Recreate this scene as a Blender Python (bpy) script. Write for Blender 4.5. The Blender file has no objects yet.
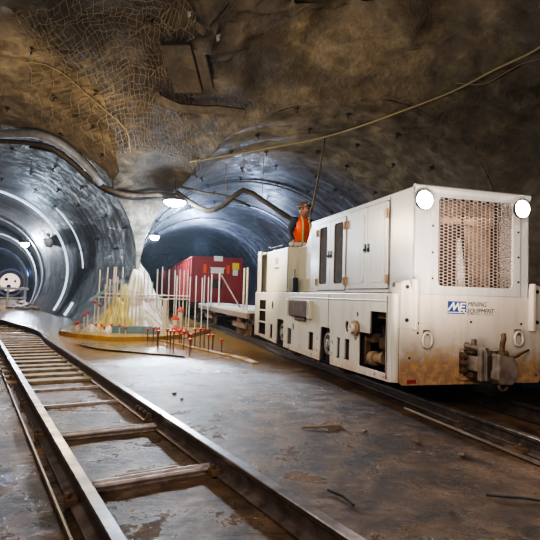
import bpy, bmesh, math, random
from mathutils import Vector, Matrix, noise
random.seed(7); noise.seed_set(7)
S = bpy.context.scene
C = S.collection
PI = math.pi
# ------------------------------------------------------------------ geometry of the underground place
TH = .2834                      # direction of the right bore and of the locomotive track
CL = 3.8325                     # lateral offset of the locomotive track centre
AF = 4.867                      # locomotive nose
def RP(a, l, z=0.): return Vector((-math.sin(TH)*a+math.cos(TH)*l, math.cos(TH)*a+math.sin(TH)*l, z))
class Vol:
    def __init__(s, th, l0, w, h, zc, kf, s1, s0=-7., vert=False, zk=None):
        s.th, s.l0, s.w, s.h, s.zc, s.kf, s.s1, s.s0, s.vert = th, l0, w, h, zc, kf, s1, s0, vert
    def cf(s, a): return 0.
    def frame(s, p):
        a = -math.sin(s.th)*p[0]+math.cos(s.th)*p[1]
        l = math.cos(s.th)*p[0]+math.sin(s.th)*p[1]
        return a, l
    def F(s, p):
        a, l = s.frame(p)
        kw, kh = s.kf(a)
        dz = p[2]-s.zc
        if s.vert and dz < 0: dz = 0
        r = math.hypot((l-s.l0-s.cf(a))/(s.w*kw), dz/(s.h*kh))-1
        return max(r*min(s.w, s.h), (a-s.s1), (s.s0-a))
    def P(s, a, ang):
        kw, kh = s.kf(a)
        c, z = math.cos(ang), math.sin(ang)
        if s.vert and z < 0:
            l = s.l0+s.cf(a)+s.w*kw*(1 if c > 0 else -1); zz = s.zc+s.h*z
        else:
            l = s.l0+s.cf(a)+s.w*kw*c; zz = s.zc+s.h*kh*z
        return Vector((-math.sin(s.th)*a+math.cos(s.th)*l, math.cos(s.th)*a+math.sin(s.th)*l, zz))
def sm(x, a, b):
    t = max(0., min(1., (x-a)/(b-a))); return t*t*(3-2*t)
def kbore(start, rate, small=None):
    def k(a):
        v = 1.
        d = start-a
        if d > 0:
            n = d/1.15
            v += rate*(math.floor(n)+sm(n-math.floor(n), 0., .55))*1.15
        if small and a > small[0]: return small[1], small[2]
        return v, v
    return k
LB = Vol(math.radians(27.5), -.60, 4.2, 3.9, 2.1, kbore(15.4, .034), 41.)
def cfl(a):
    if a < 16: return 0.
    return -.84*((a-16)/11)**2 if a < 27 else -.84-.06*(a-27)
LB.cf = cfl
LB2 = Vol(math.radians(27.5), -.95, 2.7, 3.1, 1.7, lambda a: (1., 1.), 80., 38.)
RB = Vol(TH, 5.0, 4.50, 3.75, 2.1, kbore(15.2, .030), 62.)
def kcav(a):
    t = sm(a, 7.5, 16.6)
    return 1-.42*t, 1-.60*t
CV = Vol(.382, 2.2, 10.0, 6.1, 2.0, kcav, 16.4, -7., True)
VOLS = [LB, LB2, RB, CV]
def nvec(p): return Vector((noise.noise(p+Vector((NS, 0, 0))), noise.noise(p+Vector((0, 31.7, 4.1))), noise.noise(p+Vector((5.3, 2.9, 57.2)))))
NS = 17.3
def disp(p):
    fb = min(LB.F(p), RB.F(p), LB2.F(p))
    amp = .05+.50*sm(fb, .05, 1.5)+.20*(1-sm(p[1], 9.5, 13.5))
    if p[1] > 15: amp *= 1-.6*sm(p[1], 15, 18)
    q = p*.55
    v = Vector((0, 0, 0)); am = 1.; fr = 1.
    for o in range(4): v += nvec(q*fr+Vector((o*7.3, 0, 0)))*am; am *= .55; fr *= 2.1
    v2 = nvec(p*3.1)
    return p+(v*amp+v2*amp*.28)
def cut_mesh(tris, others):
    out = []
    def g(p): return min(min(v.F(p) for v in others), p[2]+.12)
    cache = {}
    def gv(p):
        k = (round(p[0], 5), round(p[1], 5), round(p[2], 5))
        if k not in cache: cache[k] = g(p)
        return cache[k]
    for t in tris:
        gs = [gv(p) for p in t]
        if all(x >= 0 for x in gs): out.append(t); continue
        if all(x < 0 for x in gs): continue
        poly = []
        for i in range(3):
            a, b = t[i], t[(i+1) % 3]; ga, gb = gs[i], gs[(i+1) % 3]
            if ga >= 0: poly.append(a)
            if (ga >= 0) != (gb >= 0):
                lo, hi = (a, b) if ga < 0 else (b, a)      # bisection on the edge: a clean crease
                for _ in range(9):
                    m = (lo+hi)/2
                    if g(m) < 0: lo = m
                    else: hi = m
                poly.append((lo+hi)/2)
        for i in range(1, len(poly)-1): out.append((poly[0], poly[i], poly[i+1]))
    return out
def shell_mesh(vol, others, astep, nang, caps=()):
    tris = []
    n = int((vol.s1-vol.s0)/astep)
    A = []; a = vol.s0
    while a < vol.s1-1e-6:
        A.append(a); a += astep*(1 if a < 19 else 3 if a < 40 else 6)
    A.append(vol.s1-1e-4)
    rows = []
    for a in A:
        rows.append([vol.P(a, -PI*.22+PI*1.44*j/nang) for j in range(nang+1)])
    for i in range(len(A)-1):
        for j in range(nang):
            p, q, r, s = rows[i][j], rows[i][j+1], rows[i+1][j+1], rows[i+1][j]
            tris += [(p, q, r), (p, r, s)]
    for side in caps:
        row = rows[0] if side == 0 else rows[-1]
        a = A[0] if side == 0 else A[-1]
        c0 = vol.P(a, PI/2); c1 = vol.P(a, -PI/2); cen = Vector((c0[0], c0[1], vol.zc*.5))
        m = 14
        rr = [[cen.lerp(p, (k+1)/m) for p in row] for k in range(m)]
        for j in range(nang):
            tris.append((cen, rr[0][j], rr[0][j+1]))
            for k in range(m-1):
                p, q, r, s = rr[k][j], rr[k][j+1], rr[k+1][j+1], rr[k+1][j]
                tris += [(p, q, r), (p, r, s)]
    tris = cut_mesh(tris, others)
    vs, idx, fs = [], {}, []
    for t in tris:
        f = []
        for p in t:
            k = (round(p[0], 3), round(p[1], 3), round(p[2], 3))
            if k not in idx: idx[k] = len(vs); vs.append(disp(p))
            f.append(idx[k])
        if len(set(f)) == 3: fs.append(f)
    return vs, fs
def inside(p): return min(v.F(p) for v in VOLS)
def cast(o, d, far=60.):
    o = Vector(o); d = Vector(d).normalized(); t = .3
    while t < far:
        if inside(o+d*t) > 0 or (o+d*t)[2] < 0: break
        t += .1
    a, b = t-.1, t
    for _ in range(12):
        m = (a+b)/2
        if inside(o+d*m) > 0 or (o+d*m)[2] < 0: b = m
        else: a = m
    return o+d*a
# ------------------------------------------------------------------ materials
def N(t, kind, **kw):
    n = t.nodes.new(kind)
    for k, v in kw.items():
        if k in n.inputs: n.inputs[k].default_value = v
        else: setattr(n, k, v)
    return n
def mat(name, base, rough=.5, metal=0., emit=None, es=1.):
    m = bpy.data.materials.new(name); m.use_nodes = True
    b = m.node_tree.nodes['Principled BSDF']
    b.inputs['Base Color'].default_value = (*base, 1); b.inputs['Roughness'].default_value = rough
    b.inputs['Metallic'].default_value = metal
    if emit: b.inputs['Emission Color'].default_value = (*emit, 1); b.inputs['Emission Strength'].default_value = es
    return m
def ramp(t, fac, stops):
    r = t.nodes.new('ShaderNodeValToRGB'); e = r.color_ramp.elements
    e[0].position, e[0].color = stops[0][0], (*stops[0][1], 1)
    e[1].position, e[1].color = stops[-1][0], (*stops[-1][1], 1)
    for p, c in stops[1:-1]:
        x = e.new(p); x.color = (*c, 1)
    t.links.new(fac, r.inputs['Fac']); return r.outputs['Color']
def mixc(t, fac, a, b, mode='MIX'):
    m = t.nodes.new('ShaderNodeMix'); m.data_type = 'RGBA'; m.blend_type = mode
    if isinstance(fac, (int, float)): m.inputs[0].default_value = fac
    else: t.links.new(fac, m.inputs[0])
    for i, v in ((6, a), (7, b)):
        if isinstance(v, tuple): m.inputs[i].default_value = (*v, 1)
        else: t.links.new(v, m.inputs[i])
    return m.outputs[2]
def math_(t, op, a, b=0., clamp=False):
    m = t.nodes.new('ShaderNodeMath'); m.operation = op; m.use_clamp = clamp
    for i, v in ((0, a), (1, b)):
        if isinstance(v, (int, float)): m.inputs[i].default_value = v
        else: t.links.new(v, m.inputs[i])
    return m.outputs[0]
def noise_(t, scale, detail=5, rough=.55, vec=None, dist=0.):
    n = t.nodes.new('ShaderNodeTexNoise'); n.inputs['Scale'].default_value = scale
    n.inputs['Detail'].default_value = detail; n.inputs['Roughness'].default_value = rough; n.inputs['Distortion'].default_value = dist
    t.links.new(vec if vec else coords(t), n.inputs['Vector']); return n.outputs['Fac']
def coords(t, which='Object'):
    for n in t.nodes:
        if n.bl_idname == 'ShaderNodeTexCoord': return n.outputs[which]
    return t.nodes.new('ShaderNodeTexCoord').outputs[which]
def bump(t, h, strength, dist=.02, b=None):
    n = t.nodes.new('ShaderNodeBump'); n.inputs['Strength'].default_value = strength; n.inputs['Distance'].default_value = dist
    t.links.new(h, n.inputs['Height']); t.links.new(n.outputs['Normal'], (b or t.nodes['Principled BSDF']).inputs['Normal']); return n
def maprange(t, v, a, b, c=0., d=1.):
    n = t.nodes.new('ShaderNodeMapRange'); n.inputs[1].default_value, n.inputs[2].default_value = a, b
    n.inputs[3].default_value, n.inputs[4].default_value = c, d; t.links.new(v, n.inputs[0]); return n.outputs[0]
def setc(m, c): m.node_tree.links.new(c, m.node_tree.nodes['Principled BSDF'].inputs['Base Color'])
def setr(m, c): m.node_tree.links.new(c, m.node_tree.nodes['Principled BSDF'].inputs['Roughness'])
def noisy(name, c1, c2, scale=6., rough=.5, metal=0., bs=.2, r2=None):
    m = mat(name, c1, rough, metal); t = m.node_tree
    f = noise_(t, scale); setc(m, ramp(t, f, [(.35, c1), (.65, c2)]))
    if bs: bump(t, noise_(t, scale*5), bs, .01)
    if r2 is not None: setr(m, maprange(t, f, .3, .7, rough, r2))
    return m
def painted(name, c, rustc=(.30, .13, .04), zlo=.3, zhi=.75, amount=.5, rough=.34, dirt=.3):
    # weathered white paint: rust that gathers low down, grime streaks
    m = mat(name, c, rough); t = m.node_tree
    g = t.nodes.new('ShaderNodeNewGeometry'); sx = t.nodes.new('ShaderNodeSeparateXYZ'); t.links.new(g.outputs['Position'], sx.inputs[0])
    n1 = noise_(t, 2.2, 8, .65); n2 = noise_(t, 14., 6, .7); n3 = noise_(t, .9, 3)
    low = maprange(t, sx.outputs[2], zhi, zlo, 0., 1.)
    f = math_(t, 'ADD', math_(t, 'MULTIPLY', low, amount), math_(t, 'MULTIPLY', math_(t, 'ADD', n1, n2), .5))
    k = maprange(t, f, .68, .88)
    mp = t.nodes.new('ShaderNodeMapping'); mp.inputs['Scale'].default_value = (5, 5, .8); t.links.new(coords(t), mp.inputs[0])
    st = noise_(t, 2., 5, .6, mp.outputs[0])
    base = mixc(t, maprange(t, st, .45, .75, 0., dirt), c, (c[0]*.62, c[1]*.56, c[2]*.50))
    base = mixc(t, maprange(t, n3, .4, .7, 0., dirt*.8), base, (c[0]*.8, c[1]*.76, c[2]*.72))
    spot = maprange(t, noise_(t, 34., 2), .70, .74)
    base = mixc(t, math_(t, 'MULTIPLY', spot, .45), base, (.25, .14, .08))
    rc = mixc(t, maprange(t, n2, .4, .62), rustc, (rustc[0]*1.9, rustc[1]*2.1, rustc[2]*2.0))
    setc(m, mixc(t, math_(t, 'MULTIPLY', k, .85), base, rc)); setr(m, maprange(t, k, 0, 1, rough, .8))
    bump(t, n2, .08, .01)
    return m
M = {}
M['white'] = painted('white_paint', (.58, .55, .50), amount=.30, dirt=.5)
M['nose'] = painted('white_paint_rusty', (.66, .60, .54), (.30, .15, .06), .32, .95, .60, .42, .5)
M['hood'] = painted('white_paint_clean', (.56, .56, .57), zlo=0, zhi=.3, amount=.0, rough=.2, dirt=.42)
M['cab'] = painted('cream_paint', (.55, .53, .43), zlo=0, zhi=.4, amount=.0, dirt=.5)
M['dark'] = noisy('dark_grease', (.012, .011, .010), (.05, .035, .025), 5, .6)
M['black'] = mat('black_rubber', (.012, .012, .013), .55)
M['rust'] = noisy('rusty_steel', (.10, .055, .032), (.20, .12, .075), 9, .7, .3, .4)
M['brownglass'] = noisy('brown_dusty_mesh', (.075, .055, .042), (.045, .032, .025), 12, .9)
M['hatch'] = noisy('brown_hatch', (.065, .036, .024), (.11, .062, .04), 5, .9)
M['steel'] = noisy('worn_steel', (.32, .27, .23), (.17, .14, .12), 12, .4, .6, .3)
M['coupler'] = noisy('coupler_steel', (.36, .30, .27), (.20, .15, .125), 7, .55, .25, .5)
M['rail'] = noisy('rail_steel', (.085, .065, .060), (.17, .13, .12), 10, .30, .5, .35, .5)
M['railhead'] = noisy('rail_head_polished', (.30, .27, .27), (.13, .11, .11), 7, .26, .85, .15, .45)
M['tie'] = noisy('tie_steel', (.34, .28, .27), (.55, .48, .47), 14, .35, .4, .5)
M['timber'] = noisy('muddy_timber', (.34, .24, .14), (.16, .11, .07), 8, .6, 0, .4)
M['red'] = painted('red_paint', (.34, .028, .030), (.16, .05, .04), .9, 1.4, .2, .55, .4)
M['orange'] = noisy('orange_fabric', (.95, .13, .02), (.80, .09, .015), 30, .7)
M['cap'] = mat('orange_cap', (.66, .10, .045), .5)
M['rebar'] = noisy('pale_rebar', (.78, .72, .64), (.55, .48, .42), 30, .5, .1)
M['rebard'] = noisy('dark_rebar', (.10, .06, .045), (.20, .12, .08), 30, .5, .3)
M['concrete'] = noisy('pale_concrete', (.46, .36, .20), (.58, .44, .22), 4, .45)
M['navy'] = noisy('navy_cloth', (.02, .03, .055), (.035, .045, .075), 20, .85)
M['lime'] = mat('lime_reflective', (.75, .85, .18), .35)
M['silver'] = mat('silver_reflective', (.75, .74, .70), .3)
M['skin'] = mat('skin', (.46, .23, .15), .55)
M['hair'] = mat('dark_hair', (.03, .02, .015), .6)
M['glove'] = noisy('pale_glove', (.62, .58, .52), (.45, .40, .35), 20, .8)
M['helmet'] = noisy('brown_helmet', (.09, .035, .02), (.30, .20, .14), 26, .35, 0, 0)
M['blue'] = mat('logo_blue', (.025, .05, .22), .5)
M['ink'] = mat('dark_ink', (.035, .035, .08), .6)
M['whiteink'] = mat('white_ink', (.85, .85, .85), .5)
M['lens'] = mat('lit_lens', (1, 1, 1), .2, 0, (1., .93, .85), 60.)
M['lamp'] = mat('lit_lamp', (1, 1, 1), .2, 0, (.86, .94, 1.), 45.)
M['grillem'] = noisy('grille_metal', (.40, .33, .30), (.30, .24, .21), 6, .5)
M['seam'] = mat('dark_seam', (.10, .075, .055), .8)
M['lampfar'] = mat('lit_lamp_far', (1, 1, 1), .2, 0, (.80, .92, 1.), 60.)
M['hose'] = noisy('dusty_hose', (.13, .10, .075), (.07, .055, .042), 8, .55)
M['rib'] = noisy('grey_duct', (.26, .28, .32), (.17, .18, .21), 6, .4)
M['rope'] = mat('pale_rope', (.30, .24, .13), .7)
M['wire'] = mat('wire', (.24, .19, .14), .6, .2)
M['tarp'] = noisy('white_tarp', (.80, .77, .70), (.62, .57, .50), 3, .5, 0, .5)
M['tarpy'] = noisy('yellow_sheet', (.72, .58, .10), (.62, .50, .14), 5, .45)
M['tarpg'] = noisy('grey_sheet', (.42, .43, .45), (.28, .27, .27), 4, .45)
M['board'] = noisy('blue_board', (.12, .26, .36), (.22, .32, .38), 7, .5)
M['plaque'] = mat('white_plaque', (.75, .73, .68), .5)
M['yellow'] = mat('yellow_label', (.85, .62, .04), .5)
M['glow'] = mat('end_face_glow', (.5, .4, .35), .5, 0, (1., .78, .66), 1.2)  # light on the far face is put in as emission

def rockmat(name, kind):
    m = mat(name, (.2, .15, .1), .6); t = m.node_tree
    g = t.nodes.new('ShaderNodeNewGeometry'); P = g.outputs['Position']
    at = t.nodes.new('ShaderNodeAttribute'); at.attribute_name = 'near'
    sx = t.nodes.new('ShaderNodeSeparateXYZ'); t.links.new(P, sx.inputs[0])
    n1 = noise_(t, .45, 7, .62, P, .6); n2 = noise_(t, 2.6, 8, .68, P, .4); n3 = noise_(t, 11., 5, .7, P)
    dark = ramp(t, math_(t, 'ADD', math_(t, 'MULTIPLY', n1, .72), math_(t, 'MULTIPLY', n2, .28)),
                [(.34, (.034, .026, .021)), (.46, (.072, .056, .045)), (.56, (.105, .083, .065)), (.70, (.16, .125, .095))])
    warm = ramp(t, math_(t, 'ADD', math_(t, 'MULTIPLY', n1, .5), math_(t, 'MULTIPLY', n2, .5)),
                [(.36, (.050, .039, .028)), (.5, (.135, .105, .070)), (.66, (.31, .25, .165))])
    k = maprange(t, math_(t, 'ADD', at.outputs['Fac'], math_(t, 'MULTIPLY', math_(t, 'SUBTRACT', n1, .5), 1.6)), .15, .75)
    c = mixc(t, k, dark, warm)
    if kind == 'cavern':
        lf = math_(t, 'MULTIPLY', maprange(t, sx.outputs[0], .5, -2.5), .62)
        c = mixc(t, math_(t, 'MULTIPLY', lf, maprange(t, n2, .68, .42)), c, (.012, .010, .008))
    if kind == 'cavern':
        pil = math_(t, 'MULTIPLY', maprange(t, sx.outputs[1], 14.4, 15.4), maprange(t, sx.outputs[2], 4.2, 3.4))
        c = mixc(t, pil, c, mixc(t, maprange(t, n2, .4, .62), (.09, .075, .06), (.36, .33, .28)))
    else:
        # streaks that run around the bore
        mp = t.nodes.new('ShaderNodeMapping')
        mp.inputs['Rotation'].default_value = (0, 0, -(math.radians(27.5) if kind == 'left' else TH)); t.links.new(P, mp.inputs[0])
        m2 = t.nodes.new('ShaderNodeMapping'); m2.inputs['Scale'].default_value = (.22, 1.6, .22); t.links.new(mp.outputs[0], m2.inputs[0])
        st = noise_(t, 1.3, 8, .66, m2.outputs[0], .35)
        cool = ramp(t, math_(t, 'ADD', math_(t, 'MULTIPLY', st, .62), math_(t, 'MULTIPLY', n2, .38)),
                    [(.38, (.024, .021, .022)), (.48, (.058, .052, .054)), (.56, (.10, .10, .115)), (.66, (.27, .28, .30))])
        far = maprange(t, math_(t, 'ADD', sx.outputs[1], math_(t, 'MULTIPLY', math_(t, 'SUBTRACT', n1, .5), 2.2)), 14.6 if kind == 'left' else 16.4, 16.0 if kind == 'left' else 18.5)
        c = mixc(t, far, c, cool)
    c = mixc(t, maprange(t, sx.outputs[2], .9, 0., 0., .6), c, (.12, .085, .05))
    setc(m, c); setr(m, maprange(t, n2, .35, .65, .32 if kind != 'cavern' else .5, .75))
    bump(t, math_(t, 'ADD', n2, math_(t, 'MULTIPLY', n3, .45)), .6 if kind == 'cavern' else .45, .13 if kind == 'cavern' else .07)
    return m
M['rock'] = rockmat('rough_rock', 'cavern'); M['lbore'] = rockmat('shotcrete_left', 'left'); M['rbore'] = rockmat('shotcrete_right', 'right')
def floormat():
    m = mat('wet_floor', (.1, .07, .045), .2); t = m.node_tree
    g = t.nodes.new('ShaderNodeNewGeometry'); P = g.outputs['Position']
    sx = t.nodes.new('ShaderNodeSeparateXYZ'); t.links.new(P, sx.inputs[0])
    n1 = noise_(t, .55, 6, .6, P, .5); n2 = noise_(t, 3.2, 8, .66, P, .3); n3 = noise_(t, 26., 6, .7, P)
    n4 = noise_(t, 60., 3, .6, P)
    c = ramp(t, math_(t, 'ADD', math_(t, 'MULTIPLY', n1, .4), math_(t, 'MULTIPLY', n2, .6)),
             [(.39, (.034, .019, .010)), (.48, (.105, .060, .032)), (.55, (.175, .105, .058)), (.65, (.29, .185, .11))])
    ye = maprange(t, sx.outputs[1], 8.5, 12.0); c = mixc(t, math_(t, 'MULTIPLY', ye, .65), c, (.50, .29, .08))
    setc(m, c)
    nw = noise_(t, 1.15, 9, .76, P, 1.1)
    wet = maprange(t, math_(t, 'ADD', nw, math_(t, 'ADD', math_(t, 'MULTIPLY', math_(t, 'SUBTRACT', n2, .5), .4), math_(t, 'MULTIPLY', math_(t, 'SUBTRACT', n3, .5), .45))), .51, .61)   # 1 where water stands
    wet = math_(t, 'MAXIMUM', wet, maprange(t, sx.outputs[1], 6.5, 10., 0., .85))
    setr(m, maprange(t, wet, 0, 1, .46, .12))
    pb = t.nodes['Principled BSDF']; t.links.new(maprange(t, wet, 0, 1, .30, .75), pb.inputs['Specular IOR Level'])
    mp = t.nodes.new('ShaderNodeMapping'); mp.inputs['Rotation'].default_value = (0, 0, -.5); mp.inputs['Scale'].default_value = (1.0, 2.4, 1)
    t.links.new(P, mp.inputs[0])
    rip = noise_(t, 6.5, 8, .74, mp.outputs[0], .5)
    h = math_(t, 'ADD', math_(t, 'ADD', rip, math_(t, 'ADD', math_(t, 'MULTIPLY', n3, .45), math_(t, 'MULTIPLY', n4, .26))), math_(t, 'MULTIPLY', n2, .35))
    b_ = bump(t, h, .7, .045); t.links.new(maprange(t, sx.outputs[1], 5., 10., 1., .25), b_.inputs['Strength'])
    return m
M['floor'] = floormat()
M['slab'] = noisy('wet_slab', (.55, .33, .08), (.34, .21, .07), 2.2, .16, 0, .15, .4)  # warm yellow light on the slab is put into its colour
M['plate'] = noisy('wet_steel_sheet', (.30, .22, .12), (.17, .13, .08), 2.5, .14, .2, .1, .3)
M['mud'] = noisy('mud', (.09, .06, .04), (.17, .12, .08), 6, .3, 0, .6)

# ------------------------------------------------------------------ building helpers
def new_obj(name, me, parent=None, m=None, bevel=0., smooth=False):
    o = bpy.data.objects.new(name, me); C.objects.link(o)
    if parent: o.parent = parent
    if m:
        me.materials.clear()
        for k in (m if isinstance(m, (list, tuple)) else [m]): me.materials.append(M[k] if isinstance(k, str) else k)
    if bevel:
        b = o.modifiers.new('bevel', 'BEVEL'); b.width = bevel; b.segments = 2; b.limit_method = 'ANGLE'; b.angle_limit = math.radians(40)
    if smooth:
        for p in me.polygons: p.use_smooth = True
    return o
class MB:
    def __init__(s): s.v, s.f = [], []
    def box(s, x0, x1, y0, y1, z0, z1, mtx=None):
        n = len(s.v)
        for z in (z0, z1):
            for x, y in ((x0, y0), (x1, y0), (x1, y1), (x0, y1)):
                p = Vector((x, y, z)); s.v.append(mtx @ p if mtx else p)
        for f in ((0, 3, 2, 1), (4, 5, 6, 7), (0, 1, 5, 4), (1, 2, 6, 5), (2, 3, 7, 6), (3, 0, 4, 7)): s.f.append([n+i for i in f])
        return s
    def prism(s, pts, axis, a0, a1):
        # pts: 2D polygon in the two other axes (in xyz order), extruded along axis
        n = len(s.v); k = len(pts)
        for a in (a0, a1):
            for u, v in pts:
                s.v.append(Vector({'x': (a, u, v), 'y': (u, a, v), 'z': (u, v, a)}[axis]))
        s.f.append([n+i for i in range(k)]); s.f.append([n+k+i for i in reversed(range(k))])
        for i in range(k): j = (i+1) % k; s.f.append([n+i, n+k+i, n+k+j, n+j])
        return s
    def tube(s, pts, r, seg=8, closed=False, r1=None):
        pts = [Vector(p) for p in pts]; k = len(pts); n0 = len(s.v); up = None
        for i, p in enumerate(pts):
            if closed: d = (pts[(i+1) % k]-pts[i-1])
            else: d = pts[min(i+1, k-1)]-pts[max(i-1, 0)]
            d = d.normalized()
            if up is None: up = Vector((0, 0, 1)) if abs(d.z) < .9 else Vector((1, 0, 0))
            x = d.cross(up)
            if x.length < 1e-4: x = d.orthogonal()
            x.normalize(); y = x.cross(d); up = y
            rr = r if r1 is None else r+(r1-r)*i/(k-1)
            for j in range(seg):
                t = 2*PI*j/seg; s.v.append(p+(x*math.cos(t)+y*math.sin(t))*rr)
        for i in range(k if closed else k-1):
            a, b = n0+i*seg, n0+((i+1) % k)*seg
            for j in range(seg): q = (j+1) % seg; s.f.append([a+j, a+q, b+q, b+j])
        if not closed:
            s.f.append([n0+j for j in reversed(range(seg))]); s.f.append([n0+(k-1)*seg+j for j in range(seg)])
        return s
    def lathe(s, prof, c, axis, seg=24):
        # prof: list of (r, h) along axis
        ax = Vector(axis).normalized(); x = ax.orthogonal().normalized(); y = ax.cross(x); c = Vector(c); n0 = len(s.v)
        for r, h in prof:
            for j in range(seg):
                t = 2*PI*j/seg; s.v.append(c+ax*h+(x*math.cos(t)+y*math.sin(t))*r)
        for i in range(len(prof)-1):
            for j in range(seg):
                q = (j+1) % seg; a, b = n0+i*seg, n0+(i+1)*seg; s.f.append([a+j, a+q, b+q, b+j])
        s.f.append([n0+j for j in reversed(range(seg))]); s.f.append([n0+(len(prof)-1)*seg+j for j in range(seg)])
        return s
    def mesh(s, name='m'):
        me = bpy.data.meshes.new(name); me.from_pydata([tuple(v) for v in s.v], [], s.f); me.validate()
        bm = bmesh.new(); bm.from_mesh(me); bmesh.ops.recalc_face_normals(bm, faces=bm.faces); bm.to_mesh(me); bm.free()
        return me
    def obj(s, name, m, parent=None, bevel=0., smooth=False): return new_obj(name, s.mesh(name), parent, m, bevel, smooth)
def tag(o, label, cat, group=None, kind=None):
    o['label'] = label; o['category'] = cat
    if group: o['group'] = group
    if kind: o['kind'] = kind
    return o
def struct(o): o['kind'] = 'structure'; return o
def empty(name, loc, rz=0., label=None, cat=None, group=None):
    o = bpy.data.objects.new(name, None); C.objects.link(o); o.location = loc; o.rotation_euler = (0, 0, rz); o.empty_display_size = .2
    if label: tag(o, label, cat, group)
    return o
def copy_tree(root, loc=None, rz=None, label=None):
    kids = {}
    for o in list(C.objects): kids.setdefault(o.parent, []).append(o)
    def rec(o, par):
        c = o.copy(); C.objects.link(c); c.parent = par
        for k in kids.get(o, []): rec(k, c)
        return c
    r = rec(root, None)
    if loc is not None: r.location = loc
    if rz is not None: r.rotation_euler = (0, 0, rz)
    if label: r['label'] = label
    return r
def rrect(u0, u1, v0, v1, r=.02, n=4):
    pts = []
    for cu, cv, a in ((u1-r, v1-r, 0), (u0+r, v1-r, 90), (u0+r, v0+r, 180), (u1-r, v0+r, 270)):
        for i in range(n+1):
            t = math.radians(a+90*i/n); pts.append((cu+r*math.cos(t), cv+r*math.sin(t)))
    return pts
def oval(cu, cv, ru, rv, n=20): return [(cu+ru*math.cos(2*PI*i/n), cv+rv*math.sin(2*PI*i/n)) for i in range(n)]
def plate(name, outer, holes, th, to3, m, parent, bev=0.):
    # a flat sheet with holes: 2D curve filled and extruded, turned into a mesh; to3 maps (u, v, w) to the place
    cu = bpy.data.curves.new(name, 'CURVE'); cu.dimensions = '2D'; cu.fill_mode = 'BOTH'; cu.extrude = th/2; cu.bevel_depth = bev
    for pl in [outer]+holes:
        sp = cu.splines.new('POLY'); sp.points.add(len(pl)-1); sp.use_cyclic_u = True
        for i, (u, v) in enumerate(pl): sp.points[i].co = (u, v, 0, 1)
    tmp = bpy.data.objects.new(name, cu); C.objects.link(tmp)
    dg = bpy.context.evaluated_depsgraph_get(); me = bpy.data.meshes.new_from_object(tmp.evaluated_get(dg))
    bpy.data.objects.remove(tmp); bpy.data.curves.remove(cu)
    for v in me.vertices: v.co = to3(*v.co)
    bm = bmesh.new(); bm.from_mesh(me); bmesh.ops.remove_doubles(bm, verts=bm.verts, dist=1e-4); bmesh.ops.recalc_face_normals(bm, faces=bm.faces); bm.to_mesh(me); bm.free()
    me.name = name
    return new_obj(name, me, parent, m)
def text_mesh(name, s, size, to3, m, parent, shear=0., sx=1., th=.002, bold=0.):
    cu = bpy.data.curves.new(name, 'FONT'); cu.body = s; cu.size = size; cu.extrude = th; cu.shear = shear; cu.offset = bold
    tmp = bpy.data.objects.new(name, cu); C.objects.link(tmp)
    dg = bpy.context.evaluated_depsgraph_get(); me = bpy.data.meshes.new_from_object(tmp.evaluated_get(dg))
    bpy.data.objects.remove(tmp); bpy.data.curves.remove(cu)
    for v in me.vertices: v.co = to3(v.co[0]*sx, v.co[1], v.co[2])
    return new_obj(name, me, parent, m)
def skin_obj(name, joints, edges, root, m, parent, sub=2):
    me = bpy.data.meshes.new(name); me.from_pydata([j[0] for j in joints], edges, [])
    o = new_obj(name, me, parent, m)
    md = o.modifiers.new('skin', 'SKIN'); md.use_smooth_shade = True
    for i, j in enumerate(joints):
        r = j[1] if isinstance(j[1], tuple) else (j[1], j[1])
        me.skin_vertices[0].data[i].radius = r
    me.skin_vertices[0].data[root].use_root = True
    s = o.modifiers.new('sub', 'SUBSURF'); s.levels = s.render_levels = sub
    return o
# ------------------------------------------------------------------ the setting
def shell(name, vol, others, astep, nang, m, caps=()):
    vs, fs = shell_mesh(vol, others, astep, nang, caps)
    me = bpy.data.meshes.new(name); me.from_pydata([tuple(v) for v in vs], [], fs)
    o = new_obj(name, me, None, m, 0, True); struct(o)
    at = me.attributes.new('near', 'FLOAT', 'POINT')
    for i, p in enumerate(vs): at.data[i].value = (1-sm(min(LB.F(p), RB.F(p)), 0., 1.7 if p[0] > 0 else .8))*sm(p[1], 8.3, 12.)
    return o
shell('wall_left', LB, [RB, CV, LB2], .24, 84, 'lbore', (1,))
shell('wall_right', RB, [LB, CV, LB2], .24, 84, 'rbore', (1,))
shell('ceiling', CV, [LB, RB, LB2], .17, 190, 'rock', (0, 1))
shell('wall_far', LB2, [LB, RB], .6, 48, 'lbore', (1,))
# floor: a wet, slightly uneven sheet, finer near the camera's end of the cavern
def floor():
    xs = [-34+.9*i for i in range(28)]; x = xs[-1]
    while x < 5.5: x += (.045 if -4.4 < x < 3.2 else .12); xs.append(x)
    while x < 16: x += .6; xs.append(x)
    ys = [-8+.6*i for i in range(16)]; y = ys[-1]
    while y < 14: y += (.045 if y < 7.5 else .09); ys.append(y)
    while y < 74: y += 1.; ys.append(y)
    V, F = [], []
    for yy in ys:
        for xx in xs:
            p = Vector((xx, yy, 0)); h = noise.noise(p*.6)*.012+noise.noise(p*2.3)*.008+noise.noise(p*7.)*.004
            if -4.6 < xx < 5 and .5 < yy < 12: q = Vector((xx*.88+yy*.48, (yy*.88-xx*.48)*2.2, .3)); h += (noise.noise(q*4.2)*.006+noise.noise(q*9.)*.0035)*(1-.6*sm(yy, 6, 10))*(.35+.65*sm(noise.noise(p*.8), -.2, .25))
            V.append((xx, yy, h-.012))
    n = len(xs)
    for j in range(len(ys)-1):
        for i in range(n-1): F.append([j*n+i, j*n+i+1, (j+1)*n+i+1, (j+1)*n+i])
    me = bpy.data.meshes.new('floor'); me.from_pydata(V, [], F)
    struct(new_obj('floor', me, None, 'floor', 0, True))
floor()
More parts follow.
